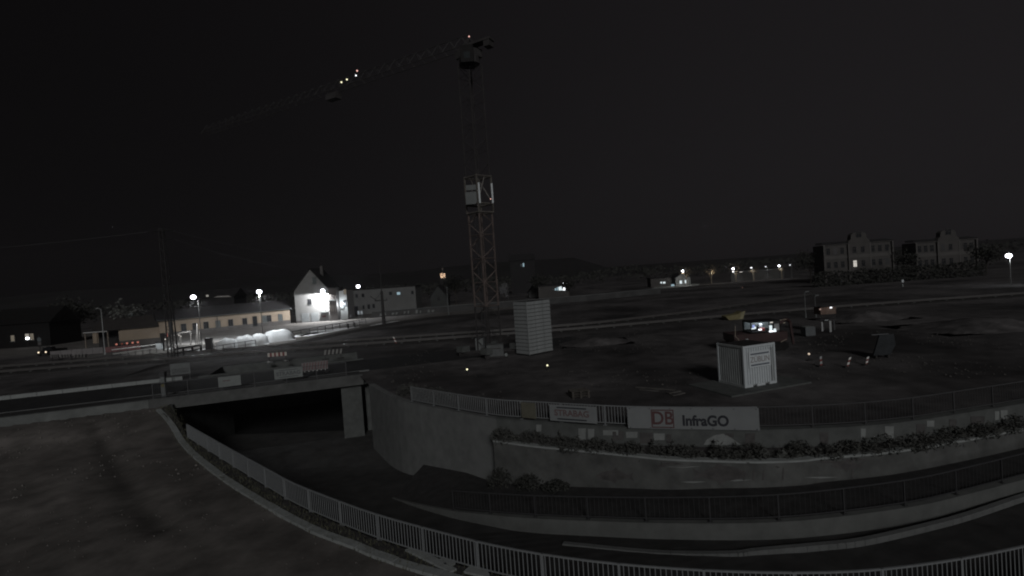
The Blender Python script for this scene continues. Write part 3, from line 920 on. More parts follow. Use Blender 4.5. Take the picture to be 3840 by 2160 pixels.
def jib_at(px):
    best = None
    for k in range(400):
        w_ = cr.matrix_basis @ (root + jd * (JL * k / 400))
        v = w_ - CC
        x = 1920 + FPX * v.dot(CR) / v.dot(CF)
        if best is None or abs(x - px) < best[0]:
            best = (abs(x - px), k)
    return root + jd * (JL * best[1] / 400)
bpy.context.view_layer.update()
for px, dz, mm in ((1342, 1.5, lamp_redhot), (1337, 1.0, lamp_dim), (1304, .9, lamp_yellow), (1281, .8, lamp_yellow)):
    MB().ball((0, 0, 0), .10, 8, 5).build('jib_light', mm, cr, jib_at(px) + V((0, 0, dz)))
MB().box(-.9, -.5, -1.0, .9, .5, -.3).build('trolley', crane_dark, cr, jib_at(1250), math.atan2(jd.y, jd.x))

# gear at the crane foot
def cab_box(name, label, cat, px0, px1, ybot, ytop, depth, m, rz=0.0, group=None):
    a, b = P(px0, ybot), P(px1, ybot)
    Yc = (a.y + b.y) / 2
    w_ = (b - a).length
    h_ = Q((px0 + px1) / 2, ytop, Yc).z
    t = thing(name, label, cat, ((a.x + b.x) / 2, Yc + depth / 2, 0), rz, group)
    return t, w_, h_, depth
t, w, h, d = cab_box('switch_cabinet', 'tall grey electrical cabinet at the crane foot', 'cabinet', 1788, 1818, 1332, 1268, .8, board_grey)
MB().box(-w / 2, -d / 2, .1, w / 2, d / 2, h).build('body', board_grey, t)
MB().box(-w / 2 + .06, -d / 2 - .02, .2, w / 2 - .06, -d / 2 - .002, h - .1).build('door', board_grey, t)
MB().box(-w / 2, -d / 2, 0, w / 2, d / 2, .098).build('plinth', steel_dark, t)
t, w, h, d = cab_box('generator', 'low grey generator with a dark slot beside the crane foot', 'generator', 1831, 1900, 1345, 1293, 1.3, board_grey)
MB().box(-w / 2, -d / 2, .25, w / 2 - .35, d / 2, h).build('housing', mat('generator paint', (.115, .12, .12), .7, .2, 2), t)
MB().box(-w / 2 + .12, -d / 2 - .012, h - .42, w / 2 - .62, -d / 2 - .002, h - .32).build('vent', steel_dark, t)
MB().box(-w / 2 - .1, -d / 2, .05, w / 2 + .1, d / 2, .248).build('skid', steel_dark, t)
MB().tube((w / 2 - .12, -d / 2, .35), (w / 2 - .12, -d / 2 - .15, .35), .17, 10).build('hose_reel', board_pale, t)

# ------------------------------------------------------------------ slatted white stair tower
c0, c1, c2 = P(1987, 1336), P(2073, 1319), P(1946, 1334)
u = V((c1.x - c0.x, c1.y - c0.y, 0))
wR = u.length
u.normalize()
v_ = V((-u.y, u.x, 0))
hT = Q(2064, 1127, c1.y).z
wL = 2.1
t = thing('stair_tower', 'white slatted hoarding tower standing beside the crane', 'tower', c0, math.atan2(u.y, u.x))
NS = 14
sl = hT / NS
slatR = MB().prism([(0, 0, 0), (0, -.05, .02), (0, -.012, sl - .035), (0, 0, sl - .035)], (wR, 0, 0)).mesh('slat', white_paint)
cladR = mat('tower cladding', (.24, .252, .252), .8, .12, 1.2)
slatR.materials[0] = cladR
slatL = MB().prism([(0, 0, 0), (-.05, 0, .02), (-.012, 0, sl - .035), (0, 0, sl - .035)], (0, wL, 0)).mesh('slat', mat('tower side cladding', (.25, .262, .262), .8, .12, 1.2))
for k in range(NS):
    put('slat', slatR, t, (random.uniform(-.01, .01), 0, .15 + k * sl))
    put('slat', slatL, t, (0, random.uniform(-.01, .01), .15 + k * sl))
MB().box(.004, .004, .1, wR - .01, wL - .01, hT + .1).build('core', steel_dark, t)
MB().box(-.06, -.06, .1, .02, .02, hT + .16).build('corner_post', cladR, t)
for x in (wR * .32, wR * .66):
    MB().box(x - .015, -.056, .15, x + .015, -.048, hT + .1).build('batten', board_grey, t)

# small marker lamps on the site
for (px, py, lab) in ((1753, 1385, 'small yellow marker lamp left of the crane foot'), (2054, 1370, 'small yellow marker lamp right of the slatted tower')):
    p = P(px, py + 22)
    t = thing('marker_lamp', lab, 'lamp', p, 0, 'small yellow marker lamps on the site')
    hh = Q(px, py, p.y).z
    MB().tube((0, 0, 0), (0, 0, hh - .06), .025, 6).build('stake', steel_dark, t)
    MB().ball((0, 0, hh), .075, 8, 5).build('lamp_globe', lamp_yellow, t)

# ------------------------------------------------------------------ container
c0, c1 = P(2795, 1462), P(2914, 1441)
u = V((c1.x - c0.x, c1.y - c0.y, 0)); CW = u.length; u.normalize()
CH, CL = 2.62, 2.35
ct = thing('site_container', 'white corrugated site container with a company sign, on a concrete base', 'container', c0, math.atan2(u.y, u.x))
def corrug(L, h0, h1, depth, pitch, axis):
    pr = []
    n_ = int(L / pitch)
    pt = L / n_
    for k in range(n_):
        x = k * pt
        pr += [(x, 0), (x + pt * .42, 0), (x + pt * .5, depth), (x + pt * .92, depth)]
    pr.append((L, 0))
    A = [V((x, y, h0)) if axis == 'x' else V((y, x, h0)) for x, y in pr]
    B = [V((p.x, p.y, h1)) for p in A]
    return MB().loft(A, B)
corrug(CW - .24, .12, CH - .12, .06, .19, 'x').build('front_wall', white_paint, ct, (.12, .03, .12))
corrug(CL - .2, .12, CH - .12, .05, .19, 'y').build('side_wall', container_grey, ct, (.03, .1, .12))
MB().box(.14, .14, .14, CW - .1, CL - .05, CH + .06).build('body', container_grey, ct)
MB().box(.125, .125, CH + .063, CW - .125, CL - .125, CH + .085).build('roof', steel_dark, ct)
for x, y in ((0, 0), (CW - .12, 0), (0, CL - .12), (CW - .12, CL - .12)):
    MB().box(x, y, .1, x + .12, y + .12, CH + .12).build('corner_post', white_paint, ct)
MB().box(.121, .004, CH - .02, CW - .121, .12, CH + .11).box(.121, .004, .1, .65, .12, .26).box(1.0, .004, .1, 1.65, .12, .26).box(2.0, .004, .1, CW - .121, .12, .26).build('frame_rail', white_paint, ct)
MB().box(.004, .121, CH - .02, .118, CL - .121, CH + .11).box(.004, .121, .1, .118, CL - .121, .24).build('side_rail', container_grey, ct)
sg = MB().box(.42, -.02, 1.32, CW - .42, .028, 2.34).build('sign', mat('sign white', (.6, .64, .66), .6, .06, 3), ct)
MB().box(.55, -.026, 2.12, CW - .55, -.0205, 2.22).box(.55, -.026, 1.42, CW - .55, -.0205, 1.52).build('print_bar', mat('blue grey print', (.14, .155, .185), .8, .1, 3), sg)
text('ZÜBLIN', .50, sg, (CW / 2, -.0235, 1.80), mat('brown grey print', (.27, .25, .25), .8, .1, 3), bold=.004, sx=.92)
MB().box(CW - .36, -.012, .3, CW - .31, .02, CH - .15).build('locking_bar', container_grey, ct)
MB().box(CW - .22, -.012, .3, CW - .17, .02, CH - .15).build('locking_bar', container_grey, ct)
pad = MB().box(-2.0, -1.0, -.05, CW + 1.8, CL + .6, .1)
tag(pad.build('concrete_base', concrete_dark, None, c0, math.atan2(u.y, u.x)), 'low dark concrete base under the white site container', 'base')

# planks and lumber on the site ground
for i, (x0, y0, x1, y1, lab) in enumerate(((2385, 1455, 2530, 1466, 'long pale plank lying nearest the tower side of the site ground'), (2400, 1464, 2470, 1470, 'short plank lying in front of the long pale plank'),
                                           (2520, 1487, 2565, 1477, 'plank lying askew nearest the banner railing'), (2505, 1478, 2550, 1470, 'plank lying askew just behind the nearest one'))):
    a, b = P(x0, y0), P(x1, y1)
    c = (a + b) / 2
    L = (b - a).length
    o = MB().box(-L / 2, -.13, .04, L / 2, .13, .1).build('plank', mat('dull timber', (.10, .095, .09), .9, .3, 3), None, c, heading(a, b))
    tag(o, lab, 'plank', 'planks lying on the site ground')

# ------------------------------------------------------------------ excavator with the lit cab behind the container
YE = 45.0
e0, e1 = Q(2755, 1290, YE), Q(2955, 1290, YE)
ex = thing('excavator', 'dark red excavator with a brightly lit cab behind the container', 'excavator', ((e0.x + e1.x) / 2, YE, 0), 0)
def E_(px, py, y=YE):
    p = Q(px, py, y)
    return V((p.x - ex.location.x, p.y - ex.location.y, p.z))
def erect(name, px0, py0, px1, py1, m, y=YE, d=.06, parent=None):
    a, b = E_(px0, py1, y), E_(px1, py0, y)
    return MB().box(a.x, a.y - d, a.z, b.x, a.y, b.z).build(name, m, parent or ex)
bodyz0, bodyz1 = E_(2850, 1300).z, E_(2850, 1250).z
w = (e1 - e0).length
MB().prism([(-w / 2 + .5, .0, bodyz0), (w / 2 - .5, 0, bodyz0), (w / 2, 0, bodyz0 + .5), (w / 2, 0, bodyz1), (-w / 2, 0, bodyz1), (-w / 2, 0, bodyz0 + .6)], (0, 2.4, 0)).build('engine_body', machine_red, ex)
MB().prism([(-w / 2 + .1, -.3, 0.25), (-w / 2 + .45, -.3, 0), (w / 2 - .45, -.3, 0), (w / 2 - .1, -.3, .25), (w / 2 - .1, -.3, .6), (w / 2 - .4, -.3, .8), (-w / 2 + .4, -.3, .8), (-w / 2 + .1, -.3, .6)], (0, .5, 0)).build('track', machine_dark, ex)
MB().prism([(-w / 2 + .1, 1.9, 0.25), (-w / 2 + .45, 1.9, 0), (w / 2 - .45, 1.9, 0), (w / 2 - .1, 1.9, .25), (w / 2 - .1, 1.9, .6), (w / 2 - .4, 1.9, .8), (-w / 2 + .4, 1.9, .8), (-w / 2 + .1, 1.9, .6)], (0, .5, 0)).build('track', machine_dark, ex)
# cab: roof, pillars, back wall inside, seat and instruments that the light picks out
ca, cb_ = E_(2816, 1246), E_(2924, 1204)
cz0, cz1 = ca.z, cb_.z
cab = MB().box(ca.x, 0, cz1, cb_.x, 1.6, cz1 + .12).box(ca.x, 0, cz0 - .12, cb_.x, 1.6, cz0)
for x in (ca.x, (ca.x + cb_.x) / 2 + .32, cb_.x - .05):
    cab.box(x, 0, cz0, x + .06, .06, cz1)
cab.box(ca.x, 1.5, cz0, cb_.x, 1.6, cz1)
cb = cab.build('cab', machine_dark, ex)
MB().box(ca.x + .08, 1.40, cz0 + .1, cb_.x - .08, 1.49, cz1 - .05).build('rear_panel', mat('cab lining', (.30, .33, .33), .7, .2, 3), cb)
MB().box(ca.x + 1.05, .4, cz0, ca.x + 1.45, .9, cz0 + .22).build('seat', mat('red seat', (.26, .06, .055), .7, .2, 3), cb)
MB().box(ca.x + 1.12, .8, cz0 + .22, ca.x + 1.42, .95, cz0 + .6).build('seat_back', mat('grey lining', (.25, .25, .26), .7, .2, 3), cb)
erect('blue_display', 2822, 1218, 2830, 1234, screen_blue, YE + .3, .04, cb)
erect('work_light', 2818, 1230, 2829, 1235, win_lit, YE + .2, .04, cb)
erect('work_light', 2829, 1225, 2834, 1233, win_lit, YE + .2, .04, cb)
erect('work_light', 2844, 1233, 2856, 1239, lamp_dim, YE + .15, .04, cb)
erect('glow_pillar', 2886, 1220, 2894, 1246, win_lit, YE - .06, .05, cb)  # pillars glow to stand in for light falling on them
erect('glow_pillar', 2884, 1239, 2910, 1245, lamp_dim, YE - .13, .05, cb)
erect('glow_pillar', 2901, 1232, 2909, 1242, win_lit, YE - .19, .05, cb)
erect('roof_light', 2888, 1207, 2897, 1211, win_white, YE - .2, .05, cb)
erect('side_pane', 2905, 1213, 2921, 1247, mat('lit side pane', (.30, .30, .30), .5, .2, 2), YE + .07, .03, cb)
lamp_light('cab_light', ex, ((ca.x + cb_.x) / 2, .7, cz1 - .12), 22, (.85, .93, 1.0), .1)
bm1 = MB()
pA, pB, pC = E_(2915, 1222, YE + 1), E_(2945, 1196, YE + 1), E_(2962, 1207, YE + 1)
bm1.bar(pA, pB, .22).bar(pB, pC, .2).bar(pC, E_(2975, 1290, YE + 1), .18)
bm1.build('boom', machine_red, ex)
erect('boom_glint', 2921, 1199, 2932, 1201, win_warm, YE + .8, .02)  # glowing strips paint the shine along the boom
erect('boom_glint', 2935, 1197, 2950, 1199, win_warm, YE + .8, .02)
erect('boom_glint', 2937, 1209, 2944, 1212, win_warm, YE + .8, .02)
hr = MB()
hr.bar(E_(2757, 1222, YE - .4), E_(2757, 1262, YE - .4), .05).bar(E_(2757, 1262, YE - .4), E_(2767, 1270, YE - .4), .05).bar(E_(2767, 1270, YE - .4), E_(2779, 1293, YE - .4), .06).bar(E_(2779, 1293, YE - .4), E_(2815, 1287, YE - .4), .06)
hr.bar(E_(2928, 1283, YE - .4), E_(2950, 1272, YE - .4), .06)
hr.build('handrail', mat('worn bare steel', (.26, .22, .18), .5, .2, 4), ex)

# yellow skip behind
YS = 70.0
a, b = Q(2722, 1199, YS), Q(2792, 1199, YS)
t = thing('skip', 'dull yellow skip with a sloping end, left of the lit excavator', 'skip', ((a.x + b.x) / 2, YS, 0))
w = (b - a).length
zt = Q(2790, 1167, YS).z
MB().prism([(-w / 2 + .45, 0, .05), (w / 2 - .7, 0, .05), (w / 2 - .3, 0, zt), (w / 2 - .8, 0, zt - .35), (-w / 2, 0, zt - .55)], (0, 1.6, 0)).build('body', yellow_paint, t)
MB().prism([(w / 2 - .72, -.02, .08), (w / 2 - .2, -.02, .08), (w / 2 + .18, -.02, zt + .05), (w / 2 - .28, -.02, zt - .1)], (0, .015, 0)).build('end_panel', mat('lighter yellow paint', (.27, .25, .16), .7, .15, 2), t)

# small raised cabin with a lamp, to the right
YK = 53.5
def K(px, py, y=YK):
    return Q(px, py, y)
k0, k1 = K(3076, 1245), K(3136, 1245)
t = thing('raised_cabin', 'small brown cabin with a lamp, raised on pale steel legs', 'cabin', ((k0.x + k1.x) / 2, YK, 0))
o_ = t.location
def krect(name, px0, py0, px1, py1, m, d=.06, y=0.0, back=None):
    a, b = K(px0, py1, YK + y), K(px1, py0, YK + y)
    return MB().box(a.x - o_.x, a.y - o_.y - d, a.z, b.x - o_.x, a.y - o_.y + (back or 0), b.z).build(name, m, t)
krect('body', 3078, 1150, 3134, 1180, brown_panel, .0, 0, 1.2)
krect('upper_band', 3078, 1147, 3134, 1150, steel_dim, .05, 0, 1.25)
for z in (1157, 1163, 1169, 1175):
    krect('slat', 3098, z, 3132, z + 3.5, mat('pale slat', (.25, .21, .18), .7, .15, 3), .03, -.01)
krect('lamp', 3112, 1151, 3119, 1156, lamp_dim, .05, -.08)
krect('side_light', 3073, 1157, 3078, 1163, mat('dim pink lamp', (1, .7, .6), emit=(1, .72, .62), strength=.3), .05, -.05)
lamp_light('cabin_light', t, (.2, -.5, K(3112, 1154).z + .1), 1.3, (1, .92, .82), .06)
krect('deck', 3076, 1196, 3132, 1201, steel_dim, .1, 0, 1.2)
krect('deck_edge', 3092, 1199, 3105, 1202, white_paint, .04, -.12)
krect('leg', 3080, 1207, 3084, 1242, mat('pale steel leg', (.36, .37, .37), .6, .1, 3), .08)
krect('leg', 3110, 1203, 3115, 1245, mat('pale steel leg', (.36, .37, .37), .6, .1, 3), .08)
krect('leg', 3086, 1200, 3089, 1238, steel_dim, 0, 1.05, .08)
krect('leg', 3127, 1200, 3130, 1238, steel_dim, 0, 1.05, .08)
krect('frame', 3079, 1180.5, 3082, 1195.5, steel_dark, .02)
krect('frame', 3129, 1180.5, 3132, 1195.5, steel_dark, .02)
t, w, h, d = cab_box('switch_cabinet', 'squat grey cabinet with a pale lid, left of the raised cabin', 'cabinet', 3020, 3062, 1262, 1227, .9, board_grey)
MB().box(-w / 2, -d / 2, .08, w / 2, d / 2, h).build('body', mat('blue grey cabinet', (.125, .135, .14), .7, .12, 2), t)
MB().box(-w / 2 + .06, -d / 2 - .03, h + .001, w / 2 - .1, d / 2, h + .04).build('lid', board_pale, t)
MB().box(-w / 2 + .1, -d / 2 + .05, 0, w / 2 - .1, d / 2 - .05, .079).build('plinth', steel_dark, t)

# beacons and striped guide posts on the right
p = P(3035, 1352)
t = thing('beacon_lamp', 'warm flashing beacon lamp on a low stand, right of the container', 'lamp', p)
zz = Q(3035, 1327, p.y).z
MB().tube((0, 0, 0), (0, 0, zz - .1), .03, 6).tube((0, 0, 0), (0, 0, .06), .25, 8).build('stand', steel_dark, t)
MB().ball((0, 0, zz), .08, 8, 6).build('lens', mat('beacon lens', (1, .8, .6), emit=(1, .8, .62), strength=.7), t)
MB().tube((0, 0, zz - .2), (0, 0, zz - .1), .08, 8).build('housing', steel_dim, t)
for i, (px, pyb, pyt, lean, lab) in enumerate(((3080, 1375, 1338, .0, 'dim striped guide post nearest the warm beacon lamp'), (3178, 1378, 1342, .35, 'leaning red and white striped guide post, middle of three'),
                                               (3249, 1370, 1340, .28, 'leaning striped guide post beside the grey hopper'))):
    p = P(px, pyb)
    t = thing('guide_post', lab, 'guide post', p, 0, 'striped guide posts right of the container')
    h = Q(px, pyt, p.y).z
    n_ = 4
    for k in range(n_):
        z0, z1 = h * k / n_, h * (k + 1) / n_
        x0, x1 = lean * h * k / n_, lean * h * (k + 1) / n_
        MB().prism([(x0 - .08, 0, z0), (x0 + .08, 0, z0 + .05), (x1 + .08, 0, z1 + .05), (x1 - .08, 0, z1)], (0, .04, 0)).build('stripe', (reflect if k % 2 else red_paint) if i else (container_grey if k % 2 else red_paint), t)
    MB().box(-.25, -.15, -.02, .25, .2, .09).build('foot', steel_dark, t)
p = P(3083, 1362)
hop0, hop1 = P(3285, 1352), P(3390, 1345)
t = thing('hopper', 'dim grey steel hopper with sloping sides, on the right', 'hopper', ((hop0.x + hop1.x) / 2, hop0.y + .6, 0))
w = (hop1 - hop0).length
h = Q(3340, 1258, hop0.y).z
MB().prism([(-w * .38, 0, .25), (w * .25, 0, .25), (w * .46, 0, h * .55), (w * .40, 0, h), (-w * .12, 0, h), (-w * .22, 0, h * .62)], (0, .15, 0)).build('body', mat('hopper paint', (.037, .04, .043), .8, .3, 1.5), t)
MB().box(-w * .42, -.06, h + .02, w * .2, .04, h + .07).build('rim', mat('hopper rim', (.14, .145, .15), .7, .2, 2), t)
for x in (-w * .25, w * .2):
    MB().box(x - .06, .05, 0, x + .06, .45, .249).build('skid', steel_dark, t)

# materials stored about the site
dull = mat('dull stored timber', (.085, .078, .07), .9, .35, 3)
def pallet_stack(label, px, py, n_, rz):
    t = thing('pallet_stack', label, 'pallet stack', P(px, py), rz, 'material stored on the site')
    for k in range(n_):
        for j in range(5):
            MB().box(-.6, -.5 + j * .22, .16 * k + .11, .6, -.5 + j * .22 + .13, .16 * k + .14).build('plank', dull, t)
        MB().box(-.58, -.48, .16 * k, -.46, .48, .16 * k + .108).box(-.06, -.48, .16 * k, .06, .48, .16 * k + .108).box(.46, -.48, .16 * k, .58, .48, .16 * k + .108).build('bearer', dull, t)
    return t
pallet_stack('low dim stack of pallets on the site ground behind the small company banner', 2172, 1488, 3, .15)
def mound(label, px, py, w_, h_, seed, m=None):
    t = thing('spoil_heap', label, 'heap', P(px, py), 0, 'spoil heaps on the site')
    mb = MB()
    N = 20
    for j in range(N + 1):
        for i in range(N + 1):
            u_, v2 = i / N * 2 - 1, j / N * 2 - 1
            rr = (u_ * u_ + v2 * v2) ** .5
            z = h_ * max(0, 1 - rr) ** .85 * (1 + .5 * mnoise.noise(V((u_ * 2 + seed, v2 * 2, 1)))) + (.07 * mnoise.noise(V((u_ * 8, v2 * 8, seed))) if rr < .95 else 0)
            mb.v.append((u_ * w_ / 2, v2 * w_ * .35, max(-.02, z)))
    for j in range(N):
        for i in range(N):
            o = j * (N + 1) + i
            mb.f.append((o, o + 1, o + N + 2, o + N + 1))
    mb.build('soil', m or soil, t)
mound('low dark spoil heap right of the slatted tower', 2230, 1285, 8, .7, 2)
mound('dark spoil heap behind the raised cabin', 3230, 1195, 10, .9, 5)
mound('long low spoil heap on the far right behind the hopper', 3660, 1225, 13, .9, 8)
rb = MB()
rnd = random.Random(77)
for k in range(2600):
    x_, y_ = rnd.uniform(-12, 40), rnd.uniform(26, 66)
    if mnoise.noise(V((x_ * .12, y_ * .12, 3))) < .02 or y_ < 45 - .9 * (x_ + 14) and x_ < 0 or y_ < 27.5 + max(0, (x_ - 18)) * .3: continue
    s_ = rnd.uniform(.03, .11)
    c = V((x_, y_, s_ * .4))
    rb.add([c + V((rnd.uniform(.6, 1) * s_, 0, 0)), c + V((0, rnd.uniform(.6, 1) * s_, 0)), c - V((rnd.uniform(.6, 1) * s_, 0, 0)), c - V((0, rnd.uniform(.6, 1) * s_, 0)), c + V((0, 0, s_ * .8)), c - V((0, 0, s_ * .5))],
           [(0, 1, 4), (1, 2, 4), (2, 3, 4), (3, 0, 4), (1, 0, 5), (2, 1, 5), (3, 2, 5), (0, 3, 5)])
tag(rb.build('rubble', mat('rubble stone', (.10, .095, .09), .9, .4, 3)), kind='stuff')

# ------------------------------------------------------------------ railway
def track(label, pts):
    pts = smooth(pts, 8)
    t = thing('railway_track', label, 'track')
    n_ = len(pts)
    for s in (-.72, .72):
        q = []
        for i, p in enumerate(pts):
            d = (pts[min(n_ - 1, i + 1)] - pts[max(0, i - 1)])
            nn = V((-d.y, d.x, 0)).normalized() * s
            q.append(p + nn + V((0, 0, .20)))
        MB().sweep(q, .08, .14).build('rail', mat('dark rail side', (.07, .065, .062), .6, .2, 3), t)
        MB().sweep([p + V((0, 0, .142)) for p in q], .05, .02).build('rail_head', polished, t)
    sp = resample(pts, 2.4)
    sm = MB().box(-.13, -1.25, .05, .13, 1.25, .195).mesh('sleeper', concrete_dark)
    for i, p in enumerate(sp):
        put('sleeper', sm, t, p, heading(sp[max(0, i - 1)], sp[min(len(sp) - 1, i + 1)]))
    bl_ = MB()
    A, B, C, D = [], [], [], []
    for i, p in enumerate(pts):
        d = (pts[min(n_ - 1, i + 1)] - pts[max(0, i - 1)])
        nn = V((-d.y, d.x, 0)).normalized()
        A.append(p - nn * 2.4 + V((0, 0, .004))); B.append(p - nn * 1.6 + V((0, 0, .1))); C.append(p + nn * 1.6 + V((0, 0, .1))); D.append(p + nn * 2.4 + V((0, 0, .004)))
    bl_.loft(A, B); bl_.loft(B, C); bl_.loft(C, D)
    tag(bl_.build('ballast', ballast, t), kind='stuff')
track('far railway track curving away behind the crane', [V((-95, 73, 0)), V((-48, 75.4, 0)), V((-27, 76.2, 0)), V((5.6, 76.0, 0)), V((22, 81, 0)), V((36, 88, 0)), V((60, 104, 0))])
track('near railway track running straight behind the slatted tower', [V((-95, 66, 0)), V((-48, 69, 0)), V((-20, 70.5, 0)), V((8, 70.8, 0)), V((30, 74, 0)), V((58, 76.5, 0)), V((100, 76, 0))])

# earth bank between the tracks and the lit yard
bk = smooth([P(*q, .3) for q in ((560, 1378), (700, 1345), (815, 1326), (905, 1316), (1020, 1296), (1150, 1272), (1270, 1248), (1380, 1226), (1480, 1208), (1640, 1186), (1800, 1172), (2000, 1150))], 4)
A, B, C = [], [], []
for i, p in enumerate(bk):
    hgt = 0.3 + .10 * mnoise.noise(V((i * .7, 0, 0)))
    A.append(V((p.x, p.y - 5, .01))); B.append(V((p.x, p.y, hgt))); C.append(V((p.x, p.y + 2.2, .02)))
bkm = MB().loft(A, B)
bkm.loft(B, C)
struct('earth_bank', bkm, ballast)  # dark colour stands in for lamplight cut off at the bank

# lit yard and street beyond
yd = MB()
yp = [(-150, 95), (-75, 90)] + [(p.x, p.y + 1.2) for p in bk[4:44]] + [(0, 170), (-60, 175), (-150, 150)]
yd.poly([V((x, y, .012)) for x, y in yp])
struct('yard', yd, yard)
stp = [P(*q, .02) for q in ((150, 1372), (420, 1330), (590, 1302), (700, 1290), (900, 1268), (1130, 1240), (1400, 1205), (1640, 1178))]
stp = smooth(stp, 4)
st = MB().loft([p + V((0, 0, 0)) for p in stp], [p + V((-2, 10, 0)) for p in stp])
struct('street', st, street)
sn = MB()
for a, b, wd in (((1085, 1268), (1260, 1238), 3.0), ((1160, 1260), (1352, 1225), 6.5), ((700, 1322), (800, 1305), 1.5), ((720, 1316), (760, 1309), 2.5), ((1390, 1222), (1500, 1203), 1.5), ((600, 1312), (720, 1300), .9)):
    p, q = P(*a, .03), P(*b, .03)
    d = (q - p); nn = V((-d.y, d.x, 0)).normalized()
    if nn.y < 0: nn = -nn
    n_ = 14
    lo, hi = [], []
    for k in range(n_ + 1):
        c = p.lerp(q, k / n_)
        e = math.sin(math.pi * min(1, max(0.02, k / n_))) ** .5
        lo.append(c - nn * .3 * e * random.uniform(.5, 1.3) + V((0, 0, .01))); hi.append(c + nn * wd * e * random.uniform(.7, 1.2) + V((0, 0, .01)))
    sn.loft(lo, hi)
tag(sn.build('snow', snow), kind='stuff')

# white covered heaps
def heap(label, px0, px1, ytop, ybase, seed, depth=5.0):
    a, b = P(px0, ybase), P(px1, ybase - (px1 - px0) * .12)
    c = (a + b) / 2
    w_, h_ = (b - a).length, Q((px0 + px1) / 2, ytop, c.y + depth * .4).z
    mb = MB()
    N, M_ = 26, 16
    for j in range(M_ + 1):
        for i in range(N + 1):
            u_, v2 = i / N * 2 - 1, j / M_ * 2 - 1
            r = (abs(u_) ** 3.2 + abs(v2) ** 2.4)
            z = max(0, 1 - r) ** .6
            n2_ = mnoise.noise(V((u_ * 2.2 + seed, v2 * 2.2, seed)))
            z = h_ * z * (1 + .16 * n2_) + (.06 * mnoise.noise(V((u_ * 7 + seed, v2 * 7, 3))) if z > 0 else 0)
            mb.v.append((u_ * w_ / 2 + .25 * h_ * v2, v2 * depth / 2, max(0.0, z)))
    for j in range(M_):
        for i in range(N):
            o = j * (N + 1) + i
            mb.f.append((o, o + 1, o + N + 2, o + N + 1))
    mb.smooth = True
    t = thing('covered_heap', label, 'heap', (c.x, c.y + depth * .45, .02), heading(a, b), 'white covered heaps in the lit yard')
    mb.build('tarpaulin', tarp, t)
    return t
heap('leftmost and lowest white covered heap beside the dark cabinet', 778, 868, 1272, 1322, 1.3)
heap('largest white covered heap, second from the yellow building side', 835, 935, 1263, 1312, 4.1, 6)
heap('small white covered heap squeezed between two larger heaps', 905, 985, 1255, 1302, 7.7)
heap('rightmost white covered heap under the second street lamp', 950, 1080, 1241, 1292, 9.2, 6)

# dark handrail and railing of the yard
def rail_line(label, a, b, n_, h, w_=.07, m=steel_dark, name='handrail'):
    t = thing(name, label, 'railing', a)
    d = b - a
    MB().bar((0, 0, h), d + V((0, 0, h)), w_).build('rail', m, t)
    MB().bar((0, 0, h * .5), d + V((0, 0, h * .5)), w_ * .6).build('rail', m, t)
    for k in range(n_):
        p = d * (k / (n_ - 1))
        MB().bar(p, p + V((0, 0, h)), w_).build('post', m, t)
    return t
rail_line('dark tube railing in front of the white covered heaps', P(795, 1326), P(960, 1299), 5, 1.0)
rail_line('thick black pipe rail beside the signal mast', P(655, 1338), P(755, 1322), 4, 1.1, .2)
rail_line('dark yard railing in front of the white gabled house', P(1098, 1266), P(1372, 1215), 11, 1.1, .09)
for px, py in ((1306, 1232), (1331, 1228)):
    p = P(px, py)
    t = thing('bollard', 'short thick dark post in front of the yard railing, ' + ('left one' if px < 1320 else 'right one'), 'post', p, 0, 'dark posts by the yard railing')
    MB().tube((0, 0, 0), (0, 0, 1.0), .16, 8).build('shaft', steel_dark, t)
    MB().ball((0, 0, 1.0), .16, 8, 4, .4).build('cap', steel_dark, t)
p = P(762, 1318)
t = thing('cabinet', 'dark trackside cabinet at the left end of the white heaps', 'cabinet', (p.x + 1.0, p.y, 0))
MB().box(-.45, -.3, .1, .45, .3, 1.9).build('body', steel_dark, t)
MB().box(-.38, -.32, .25, .38, -.302, 1.7).build('door', steel_dark, t)
MB().box(-.5, -.35, 1.901, .5, .35, 1.98).build('lid', steel_dark, t)

# ------------------------------------------------------------------ street lamps
pole_grey = mat('grey lamp pole', (.10, .10, .10), .6, .15, 4)
def street_lamp(label, base, head, arm, power, lit=lamp_white, gr=.27, spot=150, aim=(0, .25, -1), pole_m=None, col=(.93, .97, 1.0), pole_r=.07, down=0):
    t = thing('street_lamp', label, 'street lamp', (base.x, base.y, 0), 0, 'lit street lamps')
    hh = head.z
    dx = head.x - base.x
    MB().tube((0, 0, 0), (0, 0, hh - .05), pole_r, 8, pole_r * .6).build('pole', pole_m or steel_rail, t)
    MB().tube((0, 0, hh - .08), (dx, 0, hh + .12), .04, 6).build('arm', pole_m or steel_rail, t)
    MB().box(dx - .3, -.14, hh + .05, dx + .3, .14, hh + .17).build('lamp_head', steel_dim, t)
    MB().ball((dx, -.02, hh - .1), gr, 12, 8, .85).build('lamp_globe', lit, t)  # globe oversized to stand in for the lamp's glare
    if power:
        lamp_light('lamp_light', t, (dx, -.05, hh - .1 - gr - .14), power, col, .12, spot, aim, .5)
        if down:
            lamp_light('lamp_light', t, (dx, -.05, hh - .1 - gr - .14), down, col, .12, 158, (.25, -.1, -1), .5)
    return t
b = P(757, 1292)
street_lamp('street lamp with a short arm in front of the yellow building', b, Q(725, 1112, b.y), 1, 9000, gr=.43, spot=88, aim=(-.25, 1, -.9), pole_m=pole_grey, down=2600)
b = P(988, 1285)
street_lamp('straight street lamp rising behind the white covered heaps', b, Q(972, 1092, b.y), 1, 8000, gr=.40, spot=86, aim=(-.2, 1, -.9), pole_m=pole_grey, down=3300)
b = P(1356, 1170)
b.y = 168; b.x = Q(1352, 1150, 168).x
